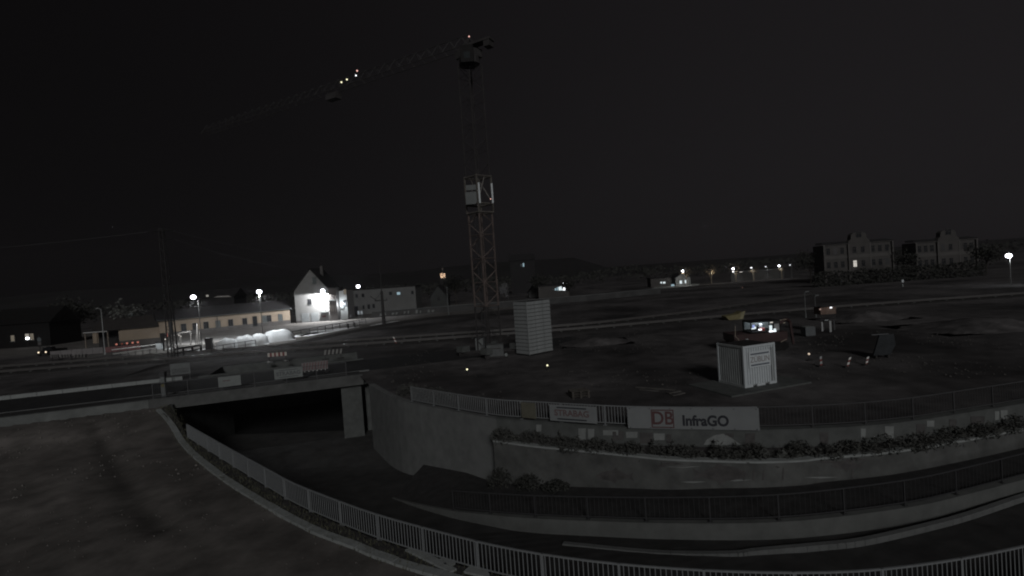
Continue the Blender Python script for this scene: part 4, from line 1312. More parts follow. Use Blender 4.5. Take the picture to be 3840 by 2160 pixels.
street_lamp('small street lamp behind the grey flat-roofed building', b, Q(1343, 1073, b.y), 1, 500, gr=.62, pole_m=pole_grey)
b = Q(3790, 1020, 95)
street_lamp('lone bright street lamp at the far right edge', b, Q(3782, 957, 95), 1, 330, gr=.48, aim=(0, .4, -1), spot=165, pole_m=pole_grey)
def dead_pole(label, px, yb, yt, r=.07, m=steel_rail, name='lamp_post', arm=0):
    p = P(px, yb)
    t = thing(name, label, 'post', (p.x, p.y, 0))
    h = Q(px, yt, p.y).z
    MB().tube((0, 0, 0), (0, 0, h), r, 8, r * .6).build('pole', m, t)
    MB().tube((0, 0, 0), (0, 0, .4), r * 1.6, 8).build('base_sleeve', m, t)
    if arm:
        MB().tube((0, 0, h - .02), (arm, 0, h + .15), .04, 6).box(arm - .25, -.1, h + .1, arm + .25, .1, h + .22).build('arm', m, t)
    return t
dead_pole('unlit pale lamp post above the red hoarding', 394, 1330, 1158, .08, mat('lit pole steel', (.30, .31, .31), .5, .1, 4), arm=-.6)
dead_pole('unlit pale post on the long wall by the church tower', 1683, 1186, 1080, .11, board_grey, arm=0.01)
dead_pole('thin pale mast with a cross arm behind the lit excavator', 3022, 1192, 1098, .06, board_grey, name='mast', arm=.3)
dead_pole('thin post beside the small raised cabin', 3060, 1190, 1112, .05, board_grey, name='mast', arm=.25)

# ------------------------------------------------------------------ catenary masts and wires
pm = P(643, 1342)
om = thing('lattice_mast', 'tall twin-legged lattice mast in front of the yellow building', 'mast', pm)
hm = Q(627, 853, pm.y).z
for s in (-1, 1):
    MB().tube((s * .45, 0, 0), (s * .24, 0, hm), .09, 4, .06, math.pi / 4).build('leg_chord', steel_dark, om)
    MB().tube((s * .45, .8, 0), (s * .24, .4, hm), .09, 4, .06, math.pi / 4).build('leg_chord', steel_dark, om)
n_ = 26
for k in range(n_):
    z0, z1 = hm * k / n_, hm * (k + 1) / n_
    w0, w1 = .45 - .21 * k / n_, .45 - .21 * (k + 1) / n_
    s = 1 if k % 2 else -1
    MB().bar((s * w0, -.02, z0), (-s * w1, -.02, z1), .05).build('brace', steel_dark, om)
    MB().bar((s * w0, .8 - .4 * k / n_, z0), (-s * w1, .8 - .4 * k / n_, z1), .05).build('brace', steel_dark, om)
MB().box(.2, -.35, 3.3, .62, -.06, 5.1).build('equipment_box', steel_dim, om)
MB().bar((-1.8, 0, hm - .4), (1.8, 0, hm - .4), .1).bar((-1.2, 0, hm - 1.6), (1.6, 0, hm - 1.6), .08).build('cross_arm', steel_dark, om)
pq = P(1440, 1216)
ot = thing('catenary_mast', 'thick dark mast with a cross arm in front of the grey building', 'mast', pq)
h1, h2 = Q(1428, 1092, pq.y).z, Q(1420, 985, pq.y).z
MB().tube((0, 0, 0), (0, 0, h1), .38, 8, .26).build('lower_shaft', steel_dark, ot)
MB().tube((0, 0, h1), (0, 0, h2), .10, 6, .06).build('upper_shaft', steel_dark, ot)
za = Q(1428, 1127, pq.y).z
MB().bar((-1.6, 0, za), (1.1, 0, za), .12).bar((-.15, 0, h1 - .3), (-1.6, 0, za), .06).bar((-2.4, 0, za + 1.1), (-1.2, 0, za), .1).build('cross_arm', steel_dark, ot)
for x in (-1.5, .95):
    MB().tube((x, 0, za + .06), (x, 0, za + .45), .07, 6).build('insulator', steel_dim, ot)
def wire(label, a, b, sag, r=.02):
    pts = [a.lerp(b, k / 16) - V((0, 0, sag * 4 * (k / 16) * (1 - k / 16))) for k in range(17)]
    mb = MB()
    for p, q in zip(pts, pts[1:]):
        mb.tube(p, q, r, 4)
    tag(mb.build('overhead_wire', mat('wire', (.06, .06, .062), .6, .1, 2), None), label, 'wire', 'overhead wires')
topL, topR = V((pm.x, pm.y, hm)), V((pq.x, pq.y, h2))
wire('overhead wire from the lattice mast top to the dark catenary mast', topL, topR, 1.2)
wire('lower overhead wire between the lattice mast and the dark catenary mast', topL + V((1.4, 0, -1.6)), topR - V((0, 0, 3)), 1.5)
wire('overhead wire leaving the lattice mast towards the left edge', topL + V((-1.5, 0, -.4)), V((pm.x - 70, pm.y - 6, hm - .5)), 1.2)

# ------------------------------------------------------------------ buildings
WIN = {}
def window(parent, x, z, w_, h_, m=glass_dark, frame=None, y=0.0, bars=1, sill=True, name='window'):
    """frame proud of the wall, pane set back inside it; child of the building with pane and sill below it"""
    fm = frame or steel_dim
    f_ = .07
    d = .07
    mb = MB().box(-w_ / 2, y - d, 0, -w_ / 2 + f_, y - .001, h_).box(w_ / 2 - f_, y - d, 0, w_ / 2, y - .001, h_)
    mb.box(-w_ / 2 + f_, y - d, 0, w_ / 2 - f_, y - .001, f_).box(-w_ / 2 + f_, y - d, h_ - f_, w_ / 2 - f_, y - .001, h_)
    for k in range(bars):
        xx = -w_ / 2 + w_ * (k + 1) / (bars + 1)
        mb.box(xx - .03, y - d + .01, f_, xx + .03, y - .002, h_ - f_)
    if bars:
        mb.box(-w_ / 2 + f_, y - d + .015, h_ * .66 - .03, w_ / 2 - f_, y - .003, h_ * .66 + .03)
    o = mb.build(name, fm, parent, (x, 0, z))
    MB().box(-w_ / 2 + f_, y - .02, f_, w_ / 2 - f_, y - .0015, h_ - f_).build('pane', m, o)
    if sill:
        MB().box(-w_ / 2 - .08, y - .13, -.08, w_ / 2 + .08, y - .001, -.002).build('sill', board_pale, o)
    return o

# white gabled house
YH = 130.5
h0, h1 = P(1122, 1210), P(1232, 1203)
HW = 8.6
hx = Q(1175, 1205, YH).x
ho = thing('house', 'white gabled house lit by a floodlight, with two grey garage doors', 'house', (hx, YH, 0))
hwid = HW / 2
MB().prism([(-hwid, 0, 0), (hwid, 0, 0), (hwid, 0, 8.1), (.1, 0, 13.3), (-hwid, 0, 8.1)], (0, 9, 0)).build('wall', render_white, ho)
rf = MB()
for s in (-1, 1):
    rf.prism([(s * (hwid + .35), -.3, 7.85), (.1, -.3, 13.52), (.1, -.3, 13.74), (s * (hwid + .4), -.3, 8.05)], (0, 9.6, 0))
ro = rf.build('roof', roof_dark, ho)
MB().box(1.2, 4, 11.2, 1.9, 4.7, 14.3).build('chimney', plinth_mat, ro)
def hl(px, py): 
    p = Q(px, py, YH)
    return p.x - hx, p.z
x, z = hl(1162, 1143)
window(ho, x, z, .95, 1.5, glass_dark, bars=1)
x, z = hl(1180, 1066)
window(ho, x, z, 1.1, 1.9, glass_grey, frame=board_grey, bars=0, sill=False)
for px in (1147, 1183):
    x, z = hl(px, 1207)
    o = MB().box(x - .95, -.06, 0.03, x + .95, -.002, 2.35).build('garage_door', mat('grey garage door', (.25, .265, .27), .7, .12, 3), ho)
    for k in range(5):
        MB().box(x - .93, -.085, .08 + .45 * k, x + .93, -.062, .08 + .45 * k + .41).build('panel', mat('grey garage door', (.25, .265, .27), .7, .12, 3), o)
MB().box(-hwid - .04, -.06, 7.05, hwid + .04, -.002, 7.17).build('cornice', render_white, ho)
MB().box(-hwid - .02, -.05, 0, hl(1132, 1200)[0], -.001, .5).build('plinth', plinth_mat, ho)
x0, z0 = hl(1205, 1172); x1, _ = hl(1232, 1168)
MB().box(x0, -.9, z0 - .1, x1, -.002, z0 + .15).build('canopy', board_grey, ho)
MB().box(hl(1220, 1150)[0], -.12, z0 + .3, hl(1220, 1150)[0] + .22, -.004, 5.2).build('downpipe', plinth_mat, ho)
x0, z0 = hl(1208, 1190); x1, z1 = hl(1222, 1183)
MB().box(x0, -.05, z0, x1, -.003, z1).build('sign', mat('maroon sign', (.13, .05, .05), .7, .1, 3), ho)
# floodlight on the house wall: hooded, so the gable above stays dark
lx, lz = hl(1225, 1090)
fl_ = thing('floodlight', 'glaring floodlight fixed to the white gabled house', 'floodlight', (hx + lx - .35, YH - 1.7, lz), 0)
MB().box(-.04, 0, -.06, .04, 1.69, .06).build('bracket', steel_dark, fl_)
MB().box(-.7, -.4, .52, .7, .60, .58).build('hood', steel_dark, fl_)
MB().ball((0, -.1, 0), .52, 14, 10, .95).build('lens', lamp_white, fl_)  # lens enlarged to imitate the floodlight's glare
lamp_light('flood_light', fl_, (0, -.05, -.72), 11500, (.97, .98, 1), .15, 172, (-.12, .12, -1), .12)
# timber bay and right-hand annex of the house
ba0, _ = hl(1243, 1170); ba1, _ = hl(1272, 1170)
MB().box(ba0, -1.4, 0, ba1, 4, 8.3).build('bay', mat('dark timber bay', (.13, .12, .115), .9, .2, 1), ho)
for k in range(7):
    xx = ba0 + .1 + (ba1 - ba0 - .3) * k / 6
    MB().box(xx, -1.47, 2.3 if k % 2 else 2.3, xx + .12, -1.402, 5.0).build('batten', timber if k % 2 else steel_dark, ho)
for k in range(4):
    xx = ba0 + .15 + (ba1 - ba0 - .4) * k / 3
    MB().box(xx, -1.45, 5.6, xx + .1, -1.402, 8.0).build('batten', plinth_mat, ho)
MB().box(ba0 - .15, -1.6, 5.05, ba1 + .15, -1.402, 5.4).build('balcony_band', board_grey, ho)
MB().box(ba0 - .2, -1.7, 8.3, ba1 + .2, 4.2, 8.5).build('bay_roof', roof_dark, ho)
an0, _ = hl(1275, 1170); an1, _ = hl(1303, 1170)
MB().box(an0, .3, 0, an1, 6, 7.4).build('annex', mat('annex render', (.34, .34, .33), .9, .1, 1), ho)
x, z = hl(1293, 1105)
window(ho, x, z, .8, 1.4, win_warm, y=.3, bars=0, sill=False)
x, z = hl(1294, 1150)
window(ho, x, z, .8, 1.7, glass_dark, y=.3, bars=1)
x, z = hl(1283, 1150)
MB().ball((x, .1, z), .5, 10, 7).build('wall_lamp', win_lit, ho)
lamp_light('annex_light', ho, (x, -1.0, z + .6), 420, (.85, .93, 1), .2)
# parked pale van in front of the bay
p = P(1266, 1199)
vn = thing('parked_van', 'pale grey van parked in front of the white house', 'van', (p.x, p.y, 0.02))
L = 7.0
MB().prism([(-L / 2, 0, .35), (L / 2, 0, .35), (L / 2, 0, 1.0), (L / 2 - .9, 0, 1.25), (L / 2 - 1.6, 0, 2.15), (-L / 2 + .1, 0, 2.25), (-L / 2, 0, 2.1)], (0, 2.0, 0)).build('body', mat('pale van paint', (.30, .30, .31), .4, .1, 1), vn)
MB().prism([(L / 2 - 1.02, -.012, 1.3), (L / 2 - 1.62, -.012, 2.05), (L / 2 - 2.6, -.012, 2.05), (L / 2 - 2.6, -.012, 1.3)], (0, .01, 0)).build('side_window', glass_dark, vn)
for x in (-L / 2 + 1.2, L / 2 - 1.2):
    for y in (-.02, 1.8):
        w_ = MB().tube((x, y, .36), (x, y + .22, .36), .36, 12).build('wheel', steel_dark, vn)
MB().box(-L / 2 - .06, .1, .4, -L / 2 - .001, 1.9, .6).build('bumper', steel_dark, vn)

# long grey flat-roofed building
YG = 150.0
def at(Y):
    return lambda px, py: Q(px, py, Y)
gq = at(YG)
gx0, gx1 = gq(1302, 1150).x, gq(1562, 1150).x
gc = (gx0 + gx1) / 2
gh = gq(1302, 1091).z
gb = thing('grey_building', 'long grey flat-roofed building behind the thick dark mast', 'building', (gc, YG, 0))
MB().box(gx0 - gc, 0, 0, gx1 - gc, 9, gh).build('wall', render_grey, gb)
MB().box(gx0 - gc - .15, -.15, gh, gx1 - gc + .15, 9.1, gh + .25).build('roof', roof_dark, gb)
for px, py, w_, h_, mm in ((1317, 1119, .8, 1.2, glass_dark), (1338, 1117, .7, 1.1, glass_dark), (1362, 1115, .8, 1.1, glass_dark), (1465, 1107, .9, 1.0, glass_dark), (1495, 1106, 1.1, .9, win_blue), (1547, 1104, .8, 1.1, glass_dark),
                           (1364, 1160, .6, 1.2, glass_dark), (1384, 1159, .8, 1.4, glass_dark), (1402, 1156, .8, 1.3, glass_dark), (1316, 1147, .5, .6, glass_dark)):
    p = gq(px, py)
    window(gb, p.x - gc, p.z, w_, h_, mm, bars=0)
p = gq(1337, 1168)
MB().box(p.x - gc - .5, -.05, 0, p.x - gc + .5, -.002, 2.5).build('door', glass_dark, gb)
MB().box(gq(1305, 1150).x - gc, -.14, 0, gq(1305, 1150).x - gc + .15, -.002, gh).build('downpipe', steel_dark, gb)
for px, lab in ((1346, 'white parking sign post left of the pair by the grey building'), (1358, 'white lamp-topped post right of the pair by the grey building')):
    p = P(px, 1193)
    t = thing('sign_post', lab, 'sign', p)
    MB().tube((0, 0, 0), (0, 0, 2.0), .05, 6).build('post', board_pale, t)
    MB().box(-.22, -.08, 1.0, .22, -.055, 1.9).build('plate', white_paint, t)

# long wall with graffiti
wl = [Q(1395, 1190, 130), Q(1640, 1180, 132), Q(1900, 1165, 134), Q(2200, 1150, 138), Q(2480, 1130, 150)]
lw_ = wall('long_wall', 'long low grey wall running behind the tracks with faint graffiti', 'wall', resample([V((p.x, p.y, 1.5)) for p in wl], 3), [0] * len(resample([V((p.x, p.y, 1.5)) for p in wl], 3)), .3, mat('wall grey', (.07, .07, .07), .9, .3, .25), .1, board_grey, .08)
for k in range(15):
    px = 1408 + k * 15
    a, b = wl[0], wl[1]
    h_ = random.uniform(.5, .9)
    p = PV(px, 1174 - k * .95, V((a.x, a.y, 0)), V((b.x, b.y, 0)))
    MB().prism([(p.x, p.y - .02, .3), (p.x + random.uniform(.3, .8), p.y - .02, .3 + random.uniform(-.1, .2)), (p.x + random.uniform(.4, .9), p.y - .02, .3 + h_), (p.x + .1, p.y - .02, .35 + h_)], (0, .006, 0)).build('graffiti', mural_pale if k % 3 else mural_dark, lw_)

# yellow station annex
A0, A1 = P(600, 1266), P(1090, 1213)
yl = thing('yellow_building', 'long single-storey yellow building with a dark roof', 'building', A0, heading(A0, A1))
YLn = (V((A1.x, A1.y, 0)) - V((A0.x, A0.y, 0))).length
ye = PV(595, 1203, A0, A1).z
MB().box(0, 0, 0, YLn, 8, ye).build('wall', render_yellow, yl)
MB().box(-.03, -.06, 0, YLn + .03, -.001, .95).build('plinth', plinth_mat, yl)
MB().prism([(-.4, -.5, ye), (-.4, 8.5, ye), (-.4, 4, ye + 2.3)], (YLn + .8, 0, 0)).build('roof', roof_dark, yl)
MB().box(-.4, -.62, ye - .05, YLn + .4, -.5, ye + .1).build('gutter', mat('blue grey gutter', (.06, .068, .07), .6, .1, 2), yl)
for k, (px, py) in enumerate(((690, 1241), (733, 1238), (774, 1233), (819, 1228), (866, 1223), (919, 1218), (993, 1208), (1010, 1206), (1052, 1202))):
    p = PV(px, py, A0, A1)
    s_ = (p - A0).dot((A1 - A0).normalized())
    window(yl, s_, p.z - .05, 1.05, 1.7, glass_grey if k in (3, 6, 8) else glass_dark, bars=1, sill=k % 2 == 0)
p = PV(958, 1225, A0, A1)
s_ = (p - A0).dot((A1 - A0).normalized())
MB().box(s_ - .5, -.08, .3, s_ + .5, -.002, 2.7).build('door', glass_dark, yl)
p = PV(813, 1190, A0, A1)
s_ = (p - A0).dot((A1 - A0).normalized())
MB().box(s_, -.14, .96, s_ + .14, -.002, ye - .1).build('downpipe', plinth_mat, yl)
# lower annex on the left
B0 = A0 + V((-11.5, -4.2, 0))
ya = thing('yellow_annex', 'low yellow annex with a dark lean-to roof left of the long yellow building', 'building', B0, heading(B0, A0))
L2 = (A0 - B0).length - .05
MB().box(0, .4, 0, L2, 7, 2.5).build('wall', render_yellow, ya)
MB().prism([(-.3, 0, 2.45), (-.3, 0, 2.6), (-.3, 7.2, 5.0), (-.3, 7.2, 4.85)], (L2 + .25, 0, 0)).build('roof', mat('annex roof', (.05, .045, .043), .9, .3, 1), ya)
MB().box(-.3, -.1, 2.42, L2 * .4, -.002, 2.58).build('gutter', board_grey, ya)
MB().box(1.2, .32, 0, 2.4, .398, 2.1).build('door', steel_dark, ya)
MB().box(.5, .2, 0, .8, .398, 2.4).build('post', render_yellow, ya)
MB().box(2.5, .35, 0.2, 2.9, .397, 2.3).build('shutter', mat('dull purple shutter', (.09, .075, .085), .8, .2, 2), ya)
# white steel frame in the yard
fr0 = P(716, 1292)
t = thing('steel_frame', 'pale steel goalpost frame with a leaning prop in the yard', 'frame', fr0)
sx_ = 1 / FPX * fr0.y
def F_(px, py): 
    p = Q(px, py, fr0.y)
    return V((p.x - fr0.x, 0, p.z))
for a, b in (((677, 1290), (676, 1255)), ((716, 1292), (715, 1243)), ((734, 1278), (738, 1240)), ((742, 1282), (738, 1215)), ((749, 1282), (748, 1240))):
    pa_, pb_ = F_(*a), F_(*b)
    pa_.z = 0.0
    MB().bar(pa_, pb_, .13).build('post', mat('pale steel', (.17, .16, .15), .6, .1, 3), t)
MB().bar(F_(640, 1262), F_(676, 1250), .12).bar(F_(676, 1250), F_(716, 1243), .12).build('crossbar', mat('pale steel', (.17, .16, .15), .6, .1, 3), t)
for px, py in ((671, 1257), (678, 1262)):
    MB().ball(F_(px, py), .1, 8, 5).build('bulb', win_white, t)

# signal group
p = P(600, 1312)
t = thing('white_cabinet', 'small bright white cabinet beside the dark railway signal', 'cabinet', p)
MB().box(-.42, -.3, .12, .42, .3, 1.15).build('body', white_paint, t)
MB().box(-.36, -.32, .2, .36, -.302, 1.05).build('door', white_paint, t)
MB().box(-.5, -.35, 1.151, .5, .35, 1.45).build('lid', steel_dark, t)
lamp_light('cabinet_fill', t, (.3, -1.6, 2.4), 60, (.95, 1, 1), .1)  # added fill lamp without a fixture, brightens the white cabinet
p = P(615, 1316)
t = thing('railway_signal', 'dark railway signal showing a red light', 'signal', p)
MB().box(-.1, -.05, 0, .1, .1, 1.6).build('post', steel_dark, t)
MB().box(-.33, -.1, 1.6, .3, .1, 2.9).build('head', steel_dark, t)
z_ = Q(627, 1257, p.y).z
x_ = Q(627, 1257, p.y).x - p.x
MB().box(x_ - .09, -.14, z_ - .35, x_ + .07, -.02, z_ + .35).build('red_light', mat('red signal glow', (1, .3, .25), emit=(1, .30, .24), strength=.55), t)
MB().ball((Q(622, 1272, p.y).x - p.x, -.15, Q(622, 1272, p.y).z), .1, 8, 5).build('white_light', win_white, t)
MB().box(.3, -.02, z_ - .1, x_ + .1, .08, z_ + .1).build('bracket', steel_dark, t)

# hoardings, warning lamps, barrier boards at the left
def hoard(label, q0, q1, ytop, m, n_=1, name='hoarding'):
    a, b = P(*q0), P(*q1)
    L_ = (b - a).length
    h_ = Q(q0[0], ytop, a.y).z
    t = thing(name, label, 'hoarding', a, heading(a, b))
    for k in range(n_):
        MB().box(L_ * k / n_ + .02, -.04, .05, L_ * (k + 1) / n_ - .02, .04, h_).build('panel', m, t)
    for k in range(n_ + 1):
        MB().box(L_ * k / n_ - .05, .045, 0, L_ * k / n_ + .05, .12, h_ + .05).build('post', steel_dim, t)
    return t, a, b, h_
hoard('long pale grey hoarding at the left below the shelter', (190, 1342), (388, 1325), 1318, grey_hoard, 5)
th, a, b, h_ = hoard('red hoarding with a row of round red lamps along its top', (392, 1324), (528, 1310), 1303, red_hoard, 3)
for k, px in enumerate((437, 458, 477, 498, 518)):
    s_ = (PV(px, 1295, a, b) - a).dot((b - a).normalized())
    c = a + (b - a).normalized() * s_
    t = thing('warning_lamp', ['leftmost red warning lamp on the red hoarding', 'dim second red warning lamp on the red hoarding', 'middle red warning lamp on the red hoarding', 'fourth red warning lamp from the left on the red hoarding', 'rightmost red warning lamp on the red hoarding'][k],
              'warning lamp', (c.x, c.y, h_ + .06), 0, 'red warning lamps on the red hoarding')
    MB().tube((0, 0, 0), (0, 0, .12), .08, 8).build('base', steel_dark, t)
    MB().tube((0, -.07, .27), (0, .07, .27), .15, 12).build('lens', mat('dim red lens', (.8, .2, .15), emit=(1, .3, .22), strength=.1) if k == 1 else mat('red lens', (1, .3, .25), emit=(1, .36, .27), strength=.42), t)
def stripe_board(label, q0, q1, hpx, n_, light=reflect, dark=red_paint, feet=True, slant=.0):
    a, b = P(*q0), P(*q1)
    L_ = (b - a).length
    t = thing('barrier_board', label, 'barrier board', a, heading(a, b), 'striped barrier boards')
    z1 = Q(q0[0], hpx[0], a.y).z
    z0 = Q(q0[0], hpx[1], a.y).z
    for k in range(n_):
        x0, x1 = L_ * k / n_, L_ * (k + 1) / n_
        MB().prism([(x0, 0, z0), (x1, 0, z0), (x1 + slant, 0, z1), (x0 + slant, 0, z1)], (0, .05, 0)).build('stripe', light if k % 2 == 0 else dark, t)
    for x in (.12, L_ - .12):
        MB().box(x - .04, .052, .1, x + .04, .1, z1).build('post', steel_dark, t)
        MB().box(x - .35, -.2, 0, x + .35, .3, .1).build('foot', steel_dark, t)
        if feet:
            MB().box(x - .1, -.25, .1, x + .1, -.2, .24).build('reflector', mat('foot reflector', (.35, .35, .34), .4, .05, 4), t)
    return t
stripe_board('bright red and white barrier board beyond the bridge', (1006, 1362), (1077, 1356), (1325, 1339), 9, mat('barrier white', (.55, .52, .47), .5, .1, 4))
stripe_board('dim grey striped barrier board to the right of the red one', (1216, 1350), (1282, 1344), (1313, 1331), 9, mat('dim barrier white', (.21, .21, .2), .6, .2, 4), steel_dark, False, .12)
for i, (a, b) in enumerate((((193, 1352), (222, 1351)), ((228, 1354), (270, 1352)), ((276, 1352), (325, 1350)))):
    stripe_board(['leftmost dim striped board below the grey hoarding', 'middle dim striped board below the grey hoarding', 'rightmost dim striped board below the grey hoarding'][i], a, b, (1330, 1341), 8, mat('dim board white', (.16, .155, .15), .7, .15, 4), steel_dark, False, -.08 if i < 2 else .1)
p = P(1486, 1290)
t = thing('guide_post', 'single leaning red and white post beside the far track', 'guide post', p)
h = Q(1481, 1262, p.y).z
for k in range(4):
    MB().prism([(-.12 - .08 * k, 0, .15 + (h - .15) * k / 4), (.12 - .08 * k, 0, .05 + (h - .15) * k / 4), (.04 - .08 * k, 0, .05 + (h - .15) * (k + 1) / 4), (-.20 - .08 * k, 0, .15 + (h - .15) * (k + 1) / 4)], (0, .05, 0)).build('stripe', reflect if k % 2 else red_paint, t)
MB().box(-.3, -.2, 0, .3, .25, .05).build('foot', steel_dark, t)
# white guard rails along the street
for lab, q0, q1 in (('upper pale guard rail along the left street', (420, 1330), (592, 1308)), ('lower pale guard rail along the left street', (425, 1347), (588, 1323))):
    a, b = P(*q0), P(*q1)
    t = thing('guard_rail', lab, 'guard rail', a, 0, 'pale guard rails')
    d = b - a
    MB().bar((0, 0, .75), d + V((0, 0, .75)), .12).build('rail', mat('guard rail steel', (.62, .62, .6), .5, .1, 2), t)
    for k in range(7):
        MB().bar(d * (k / 6), d * (k / 6) + V((0, 0, .7)), .07).build('post', steel_dim, t)

# shelter
a, b = Q(312, 1254, 92), Q(402, 1240, 92)
t = thing('shelter', 'dark flat-roofed shelter with a bright roof edge left of the annex', 'shelter', ((a.x + b.x) / 2, 92, 0))
w = b.x - a.x; zr = (a.z + b.z) / 2
MB().box(-w / 2, 0, zr, w / 2, 3.2, zr + .12).build('roof', steel_dark, t)
MB().box(-w / 2, -.06, zr + .01, w / 2, -.002, zr + .16).build('roof_edge', mat('roof edge', (.45, .45, .44), .5, .2, 1), t)
for x in (-w / 2 + .2, w / 2 - .1):
    MB().box(x - .08, .1, 0, x + .08, .26, zr).build('post', timber, t)
MB().box(-w / 2 + .3, 2.9, 0, w / 2 - .3, 3.0, zr - .1).build('back_panel', steel_dark, t)

# dark house with lit windows at the far left
YD = 112.0
dq = at(YD)
dx = dq(85, 1260).x
dh = thing('house', 'dark house at the left edge with three softly lit windows', 'house', (dx, YD, 0))
MB().box(-7.5, 0, 0, 6, 8, 5.2).build('wall', night_wall, dh)
MB().prism([(-7.9, -.4, 5.2), (-7.9, 8.4, 5.2), (-7.9, 4, 8.6)], (14.3, 0, 0)).build('roof', night_wall, dh)
for px0, px1, y0, y1, mm in ((41, 55, 1256, 1281, win_warm), (95, 110, 1250, 1276, mat('warm bright window', (1, .9, .7), emit=(1, .92, .8), strength=.3)), (113, 127, 1249, 1276, win_warm)):
    p0, p1 = dq(px0, y1), dq(px1, y0)
    window(dh, (p0.x + p1.x) / 2 - dx, p0.z, p1.x - p0.x, p1.z - p0.z, mm, bars=0)
p = Q(103, 1269, YD - 3)
t = thing('street_lamp', 'low bright lamp in front of the lit windows at the left edge', 'street lamp', (p.x, p.y, 0), 0, 'lit street lamps')
MB().tube((0, 0, 0), (0, 0, p.z - .2), .05, 6).build('pole', steel_dark, t)
MB().ball((0, 0, p.z), .30, 10, 7, .8).build('lamp_globe', lamp_white, t)
lamp_light('lamp_light', t, (0, -.4, p.z), 12, (1, .95, .88), .1)
p = Q(150, 1300, 100)
t = thing('sign_post', 'dim round-headed road sign left of the car lights', 'sign', (p.x, p.y, 0))
MB().tube((0, 0, 0), (0, 0, 3.2), .04, 6).build('post', steel_dark, t)
z_ = Q(150, 1273, 100).z
MB().tube((0, -.05, z_), (0, -.02, z_), .42, 14).build('disc', mat('sign green grey', (.12, .14, .145), .6, .1, 3), t)
MB().box(-.35, -.05, z_ - 1.1, .35, -.02, z_ - .5).build('plate', mat('sign pinkish', (.10, .095, .095), .6, .1, 3), t)
# car with lights on
p = P(178, 1333)
cq = thing('car', 'dark car facing the camera with its headlights on', 'car', (p.x, p.y, .02))
MB().prism([(-.85, 0, .3), (.85, 0, .3), (.9, 0, .75), (.82, 0, .95), (.62, 0, 1.42), (-.62, 0, 1.42), (-.82, 0, .95), (-.9, 0, .75)], (0, .9, 0)).build('cabin', machine_dark, cq)
MB().prism([(-.84, -.9, .28), (.84, -.9, .28), (.86, -.9, .7), (.75, -.9, .9), (-.75, -.9, .9), (-.86, -.9, .7)], (0, .9, 0)).build('bonnet', machine_dark, cq)
MB().prism([(-.70, -.012, .97), (.70, -.012, .97), (.56, -.012, 1.36), (-.56, -.012, 1.36)], (0, .01, 0)).build('windscreen', glass_dark, cq)
MB().prism([(-.86, .9, .3), (.86, .9, .3), (.85, .9, .9), (-.85, .9, .9)], (0, 2.2, 0)).build('rear_body', machine_dark, cq)
for s in (-1, 1):
    MB().ball((s * .63, -.93, .68), .13, 8, 6).build('headlight', lamp_warm, cq)
    for y in (-.55, 2.4):
        MB().tube((s * .70, y, .31), (s * .9, y, .31), .31, 10).build('wheel', steel_dark, cq)

# ------------------------------------------------------------------ far right villas
def villa(label, px0, px1, ytop0, ygab, gx0, gx1, Y, lit):
    q = at(Y)
    a, b = q(px0, ytop0), q(px1, ytop0 - (px1 - px0) * math.tan(ROLL))
    w_ = b.x - a.x
    cx = (a.x + b.x) / 2
    zt = a.z
    t = thing('villa', label, 'building', (cx, Y, 0))
    MB().box(-w_ / 2, 0, 0, w_ / 2, 4.5, zt).build('wall', far_wall, t)
    MB().prism([(-w_ / 2 - .5, -.5, zt + .25), (w_ / 2 + .5, -.5, zt + .25), (w_ / 2 - .8, 1.5, zt + .9), (-w_ / 2 + .8, 1.5, zt + .9)], (0, 3, 0)).build('roof', mat('villa roof', (.034, .033, .034), .9, .2, 1), t)
    MB().box(-w_ / 2 - .3, -.3, zt, w_ / 2 + .3, -.002, zt + .249).build('cornice', far_trim, t)
    g0, g1 = q(gx0, ytop0).x - cx, q(gx1, ytop0).x - cx
    zg = q((gx0 + gx1) / 2, ygab).z
    MB().prism([(g0, -.45, 0), (g1, -.45, 0), (g1, -.45, zt + .6), (g1 - .7, -.45, zt + 1.2), (g1 - .9, -.45, zg - .5), (g1 - 1.5, -.45, zg), (g0 + 1.5, -.45, zg), (g0 + .9, -.45, zg - .5), (g0 + .7, -.45, zt + 1.2), (g0, -.45, zt + .6)], (0, 1.5, 0)).build('centre_gable', far_wall, t)
    zb = zt - 4.0
    MB().box(-w_ / 2 - .1, -.1, zb, g0 - .01, -.003, zb + .9).build('band', far_trim, t)
    MB().box(g1 + .01, -.1, zb, w_ / 2 + .1, -.003, zb + .9).build('band', far_trim, t)
    MB().box(g0 + .05, -.52, zb, g1 - .05, -.453, zb + .9).build('band', far_trim, t)
    for px in (g0, g1, -w_ / 2 + .2, w_ / 2 - .2):
        MB().box(px - .2, -.55, 0, px + .2, -.46 if abs(px) < w_ / 2 - 1 else -.004, zt - .01).build('pilaster', far_trim, t)
    for row, z in enumerate((zt - 2.7, zt - 6.6, zt - 10.2)):
        k = 0
        for x in (-.42, -.32, -.22, -.06, .06, .22, .32, .42):
            xx = x * w_
            ing = g0 < xx < g1
            mm = lit.get((row, k), glass_dark)
            window(t, xx, z, 1.1, 1.9, mm, frame=far_trim, y=-.455 if ing else 0, bars=1, sill=False)
            k += 1
    xx = (g0 + g1) / 2
    window(t, xx, zt + 1.6, 1.6, 1.6, glass_dark, frame=far_trim, y=-.455, bars=1, sill=False)
    return t
half = mat('half lit window', (1, 1, 1), emit=(.95, .88, .95), strength=.012)
dimw = mat('dim lit window', (1, 1, 1), emit=(.85, .88, .95), strength=.006)
villa('far dark villa with one bright cross-barred window', 3083, 3345, 922, 872, 3178, 3258, 145, {(0, 1): half, (1, 3): win_white, (1, 7): dimw})
villa('far dark villa with a curved centre gable nearest the lone right lamp', 3428, 3660, 912, 864, 3512, 3592, 142, {(0, 3): dimw})
